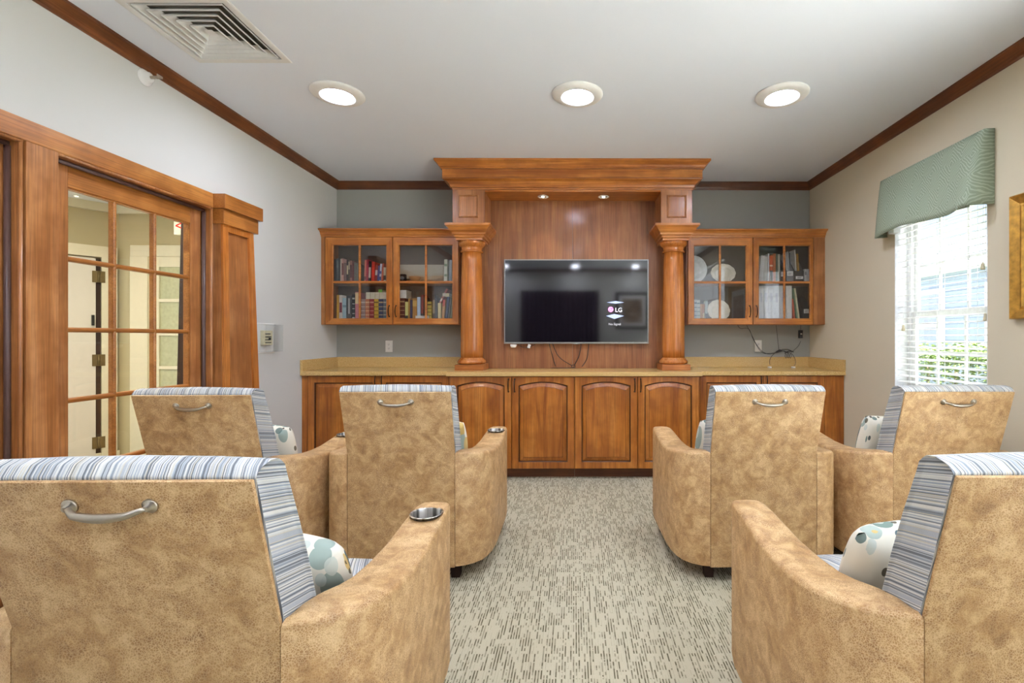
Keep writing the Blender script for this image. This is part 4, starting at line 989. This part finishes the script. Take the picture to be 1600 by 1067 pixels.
for (u0, u1, v0, rgb, bands, tilt, lab, Y) in (
    (806, 826, 270, (222, 220, 212), None, 5, 'white booklet at the left of the upper right shelf', 4.58),
    (828, 848, 276, (228, 226, 220), None, 5, 'second white booklet of the upper right shelf', 4.58),
    (850, 870, 280, (216, 214, 206), None, 5, 'third white booklet of the upper right shelf', 4.58),
    (871, 886, 275, (224, 222, 214), None, 5, 'fourth white booklet leaning on the upper right shelf', 4.58),
    (906, 919, 252, (206, 206, 202), None, 0, 'tall thin white book beside the white booklets', 4.56),
    (922, 957, 276, (214, 96, 44), [(0, .45, (120, 118, 110)), (.6, .66, (240, 200, 160))], 0, 'orange book with grey foot on the upper right shelf', 4.55),
    (961, 988, 252, (186, 112, 66), None, 0, 'brown orange book on the upper right shelf', 4.55),
    (992, 1010, 250, (112, 124, 104), None, 0, 'grey green book on the upper right shelf', 4.55),
    (1014, 1036, 258, (188, 184, 164), None, 0, 'cream grey book leaning left on the upper right shelf', 4.55)):
    book(u0, u1, v0, 535, rgb, lab, OR_, SR, tilt, bands=bands, group=g4, rest=TOPS, Y=Y)
def file_box(u0, u1, v0, rest, rgb, lab, label_px=None, contents=(), Y=4.54, depth=.2):
    x0, z1 = at(OR_[0] + u0 / SR, OR_[1] + v0 / SR, Y); x1 = at(OR_[0] + u1 / SR, 0, Y)[0]; z0 = rest + .0008
    root = thing('magazine_file', ((x0 + x1) / 2, Y, z0), lab, 'file box', 'magazine files in the right wall cabinet')
    mt = plain('file_%d_%d_%d' % rgb, rgb, .5); m = MB(); t = .003
    m.box(x0, x1, Y, Y + t, z0, z1); m.box(x0, x1, Y, Y + depth, z0, z0 + t)
    for xx in (x0, x1 - t): m.loft([[(xx, Y, z0), (xx, Y + depth, z0), (xx, Y + depth, z1 + .12), (xx, Y + depth * .6, z1 + .12), (xx, Y, z1)], [(xx + t, Y, z0), (xx + t, Y + depth, z0), (xx + t, Y + depth, z1 + .12), (xx + t, Y + depth * .6, z1 + .12), (xx + t, Y, z1)]])
    m.build('case', mt, root)
    if label_px:
        a, b = at(OR_[0] + label_px[0] / SR, OR_[1] + label_px[1] / SR, Y); c_, d_ = at(OR_[0] + label_px[2] / SR, OR_[1] + label_px[3] / SR, Y)
        m = MB(); m.box(a, c_, Y - .001, Y - .0001, d_, b); lb = m.build('paper_label', M['white'], root)
        m = MB()
        for k in range(3):
            zz = b - (b - d_) * (.3 + .2 * k); m.box(a + (c_ - a) * .2, c_ - (c_ - a) * (.2 + .06 * k), Y - .0014, Y - .001, zz - .0012, zz + .0012)
        m.build('label_lines', M['black'], lb)
file_box(1044, 1072, 430, TOPS, (92, 90, 88), 'narrow grey magazine file behind the muntin of the right cabinet', (1046, 450, 1069, 500), Y=4.53)
file_box(1104, 1184, 436, TOPS, (132, 134, 136), 'grey magazine file with a white label on the upper right shelf', (1112, 444, 1176, 494))
file_box(1192, 1292, 440, TOPS, (58, 54, 52), 'black magazine file with a low white label on the upper right shelf', (1206, 498, 1286, 528))
for (u0, u1, v0, rgb, tilt, lab) in ((1112, 1123, 250, (220, 220, 216), -3, 'white magazine in the grey file'), (1134, 1144, 228, (206, 208, 210), -3, 'tall white magazine leaning in the grey file'), (1156, 1165, 240, (110, 116, 124), -3, 'slate magazine at the right of the grey file'),
                                     (1214, 1226, 210, (226, 224, 216), -4, 'tall white magazine in the black file'), (1240, 1254, 252, (206, 156, 60), -4, 'golden yellow magazine in the black file')):
    book(u0, u1, v0, 500, rgb, lab, OR_, SR, tilt, group='magazines in the files of the right wall cabinet', rest=TOPS + .006, Y=4.60, depth=.11, name='magazine', cat='magazine')
book(1301, 1328, 420, 530, (222, 220, 214), 'white boxed book at the right of the upper right shelf', OR_, SR, group=g4, rest=TOPS, patch=(.2, .8, .55, .8, (150, 150, 150)))
book(1331, 1358, 420, 530, (226, 224, 218), 'white boxed book at the far right end of the upper right shelf', OR_, SR, group=g4, rest=TOPS)
for i, (u0, u1, v0, nm) in enumerate(((806, 858, 602, 'first'), (860, 910, 602, 'second'), (912, 966, 602, 'third'), (968, 1030, 602, 'fourth'), (1032, 1090, 600, 'fifth'))):
    book(u0, u1, v0, 940, (226 - i, 228, 230), '%s wide white binder from the left on the lower right shelf' % nm, OR_, SR, group='white binders on the lower right shelf', rest=BOTS, name='binder', cat='binder', depth=.2, patch=(.3, .7, .55, .8, (206, 210, 220)))
book(1100, 1164, 600, 940, (232, 232, 226), 'thick white binder right of the muntin with a green edge', OR_, SR, group='white binders on the lower right shelf', rest=BOTS, name='binder', cat='binder', depth=.2)
book(1190, 1204, 742, 940, (206, 92, 60), 'orange red folder leaning on the white binders', OR_, SR, -6, group='folders on the lower right shelf', rest=BOTS, name='folder', cat='folder', depth=.18)
book(1222, 1235, 624, 940, (126, 158, 120), 'green folder leaning left on the lower right shelf', OR_, SR, -8, group='folders on the lower right shelf', rest=BOTS, name='folder', cat='folder', depth=.18)
book(1239, 1255, 626, 940, (216, 208, 170), 'cream folder leaning left on the lower right shelf', OR_, SR, -8, group='folders on the lower right shelf', rest=BOTS, name='folder', cat='folder', depth=.18)
file_box(1274, 1362, 850, BOTS, (44, 42, 42), 'black magazine file with a white label on the lower right shelf', (1294, 855, 1352, 900))

# ================================================================== WALL AND CEILING FITTINGS
def can(x, y, lab, idx):
    root = thing('ceiling_light', (x, y, H), lab, 'light', 'round recessed ceiling lights')
    m = MB(); R_ = .16
    m.lathe([(.088, H - .0002), (R_, H - .0002), (R_, H - .006), (R_ - .006, H - .012), (R_ - .02, H - .020), (.108, H - .024), (.098, H - .022), (.088, H - .004)], (x, y, 0), 48, cap=False); m.build('trim_ring', M['white'], root)
    m = MB(); m.lathe([(.0875, H - .0002), (.0875, H - .0045)], (x, y, 0), 40); m.build('diffuser', M['led'], root)
k = 0
for y, l2 in ((3.03, ''), (.87, 'added above the front chairs to brighten the room'), (-1.3, 'behind the viewer')):  # the row over the front chairs is unseen, added for brightness
    for x, nm in ((-1.491, 'leftmost'), (.02, 'middle'), (1.315, 'rightmost')):
        can(x, y, '%s round white ceiling light of the row %s' % (nm, l2 or 'in front of the cabinets'), k); k += 1
def vent():
    root = thing('air_vent', ((VX0 + VX1) / 2, (VY0 + VY1) / 2, H), 'square white ceiling air diffuser with nested louvers', 'vent')
    m = MB(); R = lambda q, z: [(VX0 + q, VY0 + q, z), (VX1 - q, VY0 + q, z), (VX1 - q, VY1 - q, z), (VX0 + q, VY1 - q, z)]
    m.loft([R(.0, H - .0003), R(.0, H - .004), R(.005, H - .007), R(.036, H - .005), R(.040, H + .02)], False, False); m.build('frame', M['vent'], root)
    for k in range(5):
        q = .048 + k * .038
        m = MB(); m.loft([R(q, H - .006), R(q, H + .001), R(q + .028, H + .026), R(q + .030, H + .025), R(q + .0025, H + .0005), R(q + .0025, H - .006), R(q, H - .006)], False, False); m.build('louver', M['vent'], root)
    m = MB(); m.loft([R(.236, H + .0), R(.256, H + .012)], True, True); m.build('centre_cone', M['vent'], root)
    m = MB(); m.box(VX0 + .031, VX1 - .031, VY0 + .031, VY1 - .031, H + .07, H + .09)
    for (a, b, c_, d_) in ((VX0 + .031, VX0 + .035, VY0 + .031, VY1 - .031), (VX1 - .035, VX1 - .031, VY0 + .031, VY1 - .031), (VX0 + .035, VX1 - .035, VY0 + .031, VY0 + .035), (VX0 + .035, VX1 - .035, VY1 - .035, VY1 - .031)): m.box(a, b, c_, d_, H + .02, H + .07)
    m.build('duct_box', M['ventdark'], root)
    m = MB()
    for k in range(20):
        x = VX0 + .05 + k * .0217; m.loft([[(x, VY0 + .04, H + .035), (x + .01, VY0 + .04, H + .05), (x + .011, VY0 + .04, H + .049), (x + .001, VY0 + .04, H + .034)], [(x, VY1 - .04, H + .035), (x + .01, VY1 - .04, H + .05), (x + .011, VY1 - .04, H + .049), (x + .001, VY1 - .04, H + .034)]])
    m.build('damper_blades', plain('grey_damper', (120, 116, 106), .5), root)
vent()
def sprinkler():
    y, z = on_x(229, 121, XL + .01)
    root = thing('fire_sprinkler', (XL, y, z), 'white sidewall fire sprinkler high on the left wall under the moulding', 'sprinkler')
    z -= .0
    m = MB(); m.lathe([(.044, XL), (.044, XL + .003), (.034, XL + .008), (.026, XL + .010), (.026, XL + .03), (.02, XL + .034), (.012, XL + .034)], (0, y, z), 28, 'x'); m.build('escutcheon', M['white'], root)
    m = MB(); m.lathe([(.008, XL + .034), (.008, XL + .055), (.004, XL + .06), (.004, XL + .08)], (0, y, z), 16, 'x'); m.box(XL + .055, XL + .085, y - .012, y - .009, z - .003, z + .003); m.box(XL + .055, XL + .085, y + .009, y + .012, z - .003, z + .003); m.box(XL + .08, XL + .084, y - .018, y + .018, z - .001, z + .012, .001); m.build('nozzle', M['nickel'], root)
sprinkler()
def thermo():
    y0, z1 = on_x(395, 508, XL); y1 = on_x(427, 0, XL)[0]; z0 = z1 - .255
    root = thing('thermostat_guard', (XL, (y0 + y1) / 2, z0), 'clear plastic guard box over a thermostat beside the tapered pilaster', 'thermostat')
    y0, y1 = 3.55, 3.76; cl = glass('clear_acrylic', (.98, .99, .99, 1), 1.0)
    m = MB(); D_ = .08; t = .003; za, zb = 1.10, 1.305
    m.box(XL + D_ - t, XL + D_, y0, y1, za, zb); m.box(XL + .004, XL + D_, y0, y0 + t, za, zb); m.box(XL + .004, XL + D_, y1 - t, y1, za, zb); m.box(XL + .004, XL + D_, y0, y1, za, za + t); m.box(XL + .004, XL + D_, y0, y1, zb - t, zb)
    m.build('clear_cover', cl, root)
    m = MB(); m.box(XL, XL + .005, y0 - .01, y1 + .01, za - .01, zb + .01, .002); m.build('back_plate', M['white'], root)
    m = MB(); m.box(XL + .005, XL + .03, y0 + .05, y1 - .05, 1.15, 1.26, .003); th = m.build('thermostat_body', plain('ivory_plastic', (226, 216, 180), .5), root)
    m = MB()
    for k in range(4): m.box(XL + .03, XL + .032, y0 + .07, y1 - .07 - .01 * (k % 2), 1.165 + .022 * k, 1.172 + .022 * k)
    m.box(XL + D_, XL + D_ + .008, y0 + .03, y0 + .05, 1.19, 1.205, .002)
    m.build('buttons', M['black'], th)
thermo()
def picture(name, y0, y1, z0, z1, Xw, sgn, lab, fw=.075, along='y', mat='gold'):
    root = thing(name, (Xw, (y0 + y1) / 2, z0) if along == 'y' else ((y0 + y1) / 2, Xw, z0), lab, 'picture')
    def P(a, d, z): return (Xw + sgn * d, a, z) if along == 'y' else (a, Xw + sgn * d, z)
    R = lambda q, d: [P(y0 + q, d, z0 + q), P(y1 - q, d, z0 + q), P(y1 - q, d, z1 - q), P(y0 + q, d, z1 - q)]
    m = MB(); m.loft([R(0, .003), R(0, .032), R(.006, .038), R(.016, .034), R(.05, .022), R(.062, .026), R(fw, .018), R(fw, .003)], False, False); m.build('frame', M[mat], root)
    m = MB(); m.loft([R(fw, .012), R(fw, .008)]); m.build('mat_board', M['white'], root)
    t = NT('muted_landscape'); n = t.noise(t.coord((2, 2, 5)), 2, 4); mm = t.pbr(t.ramp(n, [(.3, S(90, 76, 60)), (.5, S(150, 120, 90)), (.7, S(196, 190, 176))]), .4)
    m = MB(); m.loft([R(fw + .08, .0125), R(fw + .08, .0122)]); m.build('print', mm, root)
picture('framed_picture', 1.80, 2.538, 1.305, 1.955, XR, -1, 'gold framed picture at the right edge on the beige wall')
picture('framed_picture', .92, 1.68, 1.38, 2.22, YR, 1, 'dark framed picture on the wall behind the viewer', along='x', mat='gap')
# dark drapes on the wall behind the viewer
m = MB(); r = []
for z in (.05, 2.25):
    f = [(-1.2 + 1.75 * i / 120, YR + .05 + .028 * sin(i * .9) , z) for i in range(121)]; r.append(f + [(p[0], p[1] - .012, z) for p in reversed(f)])
m.loft(r); tag(m.build('drapes', M['curtain']), 'dark floor length drapes on the wall behind the viewer', 'curtain')

# ================================================================== OUTSIDE
m = MB(); m.box(XO + .02, 30, -25, 40, -.35, -.3); struct(m.build('ground_outside', plain('dark_lawn', (84, 92, 60), .9)), 'dark lawn outside the window')
m = MB(); m.box(XO + .02, 8.0, -12, 2.2, -.3, -.27); struct(m.build('bounce_patio', M['soil']), 'pale paved patio added beside the building to bounce sunlight indoors')  # unseen paving added to throw sunlight up through the added window
root = thing('neighbour_building', (9, 9, -.3), 'pale blue sided building with white windows outside the window', 'building')
m = MB(); m.box(9, 9.3, -6, 24, -.3, 6.5); m.build('wall', M['siding'], root)
for yy in (6.2, 9.0, 11.6, 14.6):
    m = MB()
    for (a, b, c_, d_) in ((yy, yy + .12, .6, 2.4), (yy + 1.28, yy + 1.4, .6, 2.4), (yy + .12, yy + 1.28, .6, .72), (yy + .12, yy + 1.28, 2.28, 2.4), (yy + .12, yy + 1.28, 1.45, 1.53)): m.box(8.94, 9, a, b, c_, d_)
    wn = m.build('window', M['vinyl'], root); m = MB(); m.box(8.97, 8.99, yy + .12, yy + 1.28, .72, 2.28); m.build('pane', M['darkgl'], wn)
for yy in (4.4, 8.3, 13.6):
    m = MB(); m.box(8.9, 9, yy, yy + .18, -.3, 6.5); m.build('corner_board', M['vinyl'], root)
m = MB(); m.box(8.6, 9.4, -6, 24, 2.75, 2.95); m.build('eave_band', M['vinyl'], root)
def hedge(x0, x1, y0, y1, zt, n, lab):
    root = thing('hedge', ((x0 + x1) / 2, (y0 + y1) / 2, -.3), lab, 'hedge')
    rnd = random.Random(3); m = MB()
    for k in range(n):
        x, y = rnd.uniform(x0, x1), rnd.uniform(y0, y1); z = zt - abs(rnd.gauss(0, .16)) + .05 * sin(y * 6)
        if rnd.random() < .55: x = x0 + rnd.random() * .12; z = zt - rnd.random() * (zt - .2)
        s = rnd.uniform(.018, .035); R_ = Matrix.Rotation(rnd.uniform(0, 6.28), 3, 'Z') @ Matrix.Rotation(rnd.uniform(-1.2, 1.2), 3, 'X')
        P = [Vector((x, y, z)) + R_ @ Vector(p) for p in ((-s, 0, 0), (0, -s * .5, .004), (s, 0, 0), (0, s * .5, .004))]
        m.poly(P, [(0, 1, 2, 3)])
    m.build('foliage', M['leaf'], root)
    m = MB()
    y = y0 + .2
    while y < y1: m.tube([((x0 + x1) / 2, y, -.3), ((x0 + x1) / 2 + .05, y + .04, zt - .25)], .018, 6); y += .45
    m.build('stems', M['bark'], root)
hedge(4.2, 4.8, 4.1, 7.6, 1.10, 9000, 'clipped green hedge outside the window')

# ================================================================== RECLINERS
def recliner():
    root = thing('recliner', (0, 0, 0), '', 'armchair', 'tan leather recliners facing the screen')
    # rear panel: straight below, leaning back above the arms
    ZB, ZK, ZT, LEAN, HW = .087, .645, .951, -.085, .26
    m = MB(); prof = [(0, ZB), (0, ZK), (LEAN, ZT), (LEAN + .009, ZT + .003), (.010, ZK), (.010, ZB)]
    m.prism(prof, 'x', -HW, HW); m.build('back_panel', M['leather'], root, bevel=.003, smooth_angle=.6)
    # striped back cushion
    pr = [(.011, .40), (.011, ZK), (LEAN + .010, ZT + .001), (LEAN + .008, ZT + .006), (LEAN + .024, .972), (LEAN + .052, .978), (LEAN + .078, .974), (LEAN + .096, .958), (LEAN + .104, .935), (.058, .84), (.098, .73), (.130, .63), (.150, .53), (.150, .40)]
    m = MB(); rings = []
    for (x, g) in ((-HW + .0015, .008), (-HW - .006, .0), (-HW + .004, -.0), (-.16, -.006), (0, -.010), (.16, -.006), (HW - .004, 0), (HW + .006, .0), (HW - .0015, .008)):
        ring = []
        for i, (y, z) in enumerate(pr):
            s = 1 if i >= 4 else 0
            ring.append((x, y - g * s * (1 if i > 6 else .3), z - g * s * (.6 if i < 9 else 0)))
        rings.append(ring)
    # square ends with small round-over
    m.loft(rings, smooth=False)
    m.build('back_cushion', M['stripe'], root, bevel=.004, smooth_angle=.7)
    # arms
    out = [(.2615, .0005, .645), (.300, .010, .645), (.346, .035, .641), (.384, .075, .636), (.404, .120, .630), (.419, .180, .621), (.426, .250, .613), (.429, .340, .609), (.430, .440, .614), (.430, .530, .628), (.430, .600, .640), (.429, .665, .645), (.422, .697, .644)]
    inn = [(.262, .034), (.262, .080), (.262, .110), (.262, .135), (.264, .160), (.275, .205), (.284, .260), (.290, .345), (.298, .440), (.305, .530), (.311, .600), (.315, .665), (.322, .697)]
    for sg in (1, -1):
        rings = []
        def sec(o, i_, zt, r=.016, sh=0.0):
            ox, oy = o; ix, iy = i_
            dx, dy = ox - ix, oy - iy; L = sqrt(dx * dx + dy * dy); dx, dy = dx / L, dy / L
            P = lambda s_, z: (sg * (ix + dx * s_), iy + dy * s_, z)
            L2 = L - sh; b = sh
            return [P(b, .28), P(b, zt - r), P(b + r * .3, zt - r * .3), P(b + r, zt), P((L) / 2, zt + .002), P(L2 - r, zt), P(L2 - r * .3, zt - r * .3), P(L2, zt - r), P(L2, .12), P(L2 - .006, .09), P(b + .004, .09)]
        for (ox, oy, zt), (ix, iy) in zip(out, inn): rings.append(sec((ox, oy), (ix, iy), zt, .014 if oy > .03 else .010))
        # rounded front end
        rings.append(sec((.415, .712), (.335, .712), .636)); rings.append(sec((.398, .716), (.352, .716), .618, .012))
        m = MB(); m.loft(rings, smooth=True); a = m.build('arm', M['leather'], root, smooth_angle=.9)
        if sg == 1:     # cup hole
            cut = MB(); cut.lathe([(.0475, .55), (.0475, .70)], (.371, .600, 0), 32); co = cut.build('cutter', M['steel'])
            md = a.modifiers.new('b', 'BOOLEAN'); md.object = co; md.operation = 'DIFFERENCE'; md.solver = 'EXACT'
            dg = bpy.context.evaluated_depsgraph_get(); nm = bpy.data.meshes.new_from_object(a.evaluated_get(dg)); a.modifiers.clear(); a.data = nm; bpy.data.objects.remove(co)
            m = MB(); m.lathe([(.0465, .560), (.0465, .642), (.047, .6435), (.052, .6445), (.053, .643), (.052, .641), (.0475, .640), (.0473, .556), (.001, .556), (.001, .560)], (.371, .600, 0), 40, cap=False)
            m.build('cup_holder', M['steel'], root)
    # seat and front
    m = MB(); rings = []
    for (y, zt, zb) in ((.152, .455, .30), (.20, .468, .28), (.45, .475, .28), (.62, .468, .28), (.69, .452, .28), (.715, .42, .28), (.722, .36, .29)):
        hw = .262 if y < .2 else (.272 if y < .3 else .288 if y < .5 else .298)
        rings.append([(-hw, y, zb), (-hw, y, zt - .02), (-hw + .02, y, zt - .002), (-.1, y, zt + .006), (.1, y, zt + .006), (hw - .02, y, zt - .002), (hw, y, zt - .02), (hw, y, zb)])
    m.loft(rings, smooth=True); m.build('seat_cushion', M['stripe'], root, smooth_angle=.8)
    m = MB(); m.box(-.305, .305, .655, .705, .10, .278, .01); m.build('footrest_panel', M['leather'], root)
    m = MB(); m.box(-.25, .25, .034, .65, .10, .272); m.build('base_frame', M['gap'], root)
    # pull handle
    m = MB(); zz = .905; yy = LEAN * (zz - ZK) / (ZT - ZK); nrm = Vector((0, -(ZT - ZK), LEAN)).normalized(); nrm = Vector((0, nrm.y, -abs(nrm.z)))
    pts = []; rr = []
    for k in range(17):
        t = k / 16; x = -.0715 + .143 * t; b = sin(pi * t)
        p = Vector((x, yy, zz)) + nrm * (.008 + .014 * min(1, b * 1.8)) + Vector((0, 0, -.010 * b)); pts.append(p); rr.append(.0042 + .0042 * b)
    m.tube(pts, rr, 10)
    h_ = m.build('pull_handle', M['nickel'], root)
    for s in (-1, 1):
        m = MB(); c0 = Vector((s * .0715, yy, zz)); m.tube([c0 + nrm * -.001, c0 + nrm * .003, c0 + nrm * .0045, c0 + nrm * .006, c0 + nrm * .013], [.014, .014, .0125, .0075, .005], 20); m.build('handle_end', M['nickel'], h_)
    # legs and casters
    for s in (-1, 1):
        m = MB(); m.loft([[(s * .245 - q, .10 - q, z), (s * .245 + q, .10 - q, z), (s * .245 + q, .10 + q, z), (s * .245 - q, .10 + q, z)] for q, z in ((.021, 0.0005), (.026, .0995))]); m.build('leg', M['gap'], root)
    for s in (-1, 1):
        m = MB(); m.tube([(s * .36, .62, .0895), (s * .36, .62, .045)], .006, 8); m.box(s * .36 - .012, s * .36 + .012, .605, .65, .04, .06, .003); c_ = m.build('caster', M['white'], root)
        for q in (-.018, .018):
            m = MB(); m.lathe([(.012, s * .36 + q - .007), (.024, s * .36 + q - .007), (.0255, s * .36 + q - .004), (.0255, s * .36 + q + .004), (.024, s * .36 + q + .007), (.012, s * .36 + q + .007)], (0, .635, .0265), 20, 'x'); m.build('wheel', M['rubber'], c_)
    return root
base = recliner()
CH = [ # centre x, y of the rear panel, turn, label
    (-.840, .945, .012, 'near left tan leather recliner, large, with cup holder in its right arm'),
    (-.842, 2.335, .012, 'tan leather recliner left of the aisle in the far row, with steel cup holder showing'),
    (-1.700, 2.215, .012, 'tan leather recliner in front of the glazed doors'),
    (.925, 2.335, .008, 'tan leather recliner right of the aisle in the far row'),
    (1.812, 2.325, .008, 'tan leather recliner under the window with the blind'),
    (.968, .965, .0, 'near right tan leather recliner cut by the right edge of the picture')]
chairs = []
for i, (x, y, rz, lab) in enumerate(CH):
    c = base if i == 0 else copy_tree(base)
    c.location = (x, y, 0); c.rotation_euler = (0, 0, rz); c['label'] = lab; chairs.append(c)

# throw pillows ------------------------------------------------------------
def pillow_mesh():
    n = 22; m = MB(); W, Hh, Tt = .235, .15, .07
    def pt(i, j, s):
        u, v = -1 + 2 * i / n, -1 + 2 * j / n
        pin = 1 - .06 * (u * u) * v * v - .03 * (1 - u * u); pin2 = 1 - .10 * (u * u) * v * v - .03 * (1 - v * v)
        th = Tt * ((1 - u ** 4) * (1 - v ** 4)) ** .55
        wr = .004 * sin(u * 11 + v * 5) * (1 - u * u) * (1 - v * v)
        return Vector((W * u * pin2, s * (th + wr), Hh * v * pin))
    for s in (-1, 1):
        g = [[m.bm.verts.new(pt(i, j, s)) for j in range(n + 1)] for i in range(n + 1)]
        for i in range(n):
            for j in range(n): f = m.bm.faces.new((g[i][j], g[i + 1][j], g[i + 1][j + 1], g[i][j + 1])); f.smooth = True
    return m
pm = pillow_mesh(); p0 = pm.build('throw_pillow', M['floral'])
PL = [(0, .040, .290, .602, 38, 8, 'leaf print throw pillow in the near left recliner'),
      (1, .04, .262, .630, 20, 2, 'leaf print throw pillow in the recliner left of the aisle'),
      (2, .045, .262, .630, 20, 3, 'leaf print throw pillow in the recliner by the glazed doors'),
      (3, -.04, .262, .632, 18, 0, 'leaf print throw pillow in the recliner right of the aisle'),
      (4, -.055, .262, .640, 14, 4, 'leaf print throw pillow with teal leaves in the recliner under the window'),
      (5, -.045, .275, .615, 28, -4, 'leaf print throw pillow with grey green leaves in the near right recliner')]
for k, (ci, lx, ly, lz, lean, roll, lab) in enumerate(PL):
    o = p0 if k == 0 else p0.copy()
    if k: COL.objects.link(o)
    x, y, rz, _ = CH[ci]
    o.matrix_world = Matrix.Translation((x, y, 0)) @ Matrix.Rotation(rz, 4, 'Z') @ Matrix.Translation((lx, ly, lz)) @ Matrix.Rotation(radians(lean), 4, 'X') @ Matrix.Rotation(radians(roll), 4, 'Y')
    tag(o, lab, 'pillow', 'leaf print pillows on the recliners')
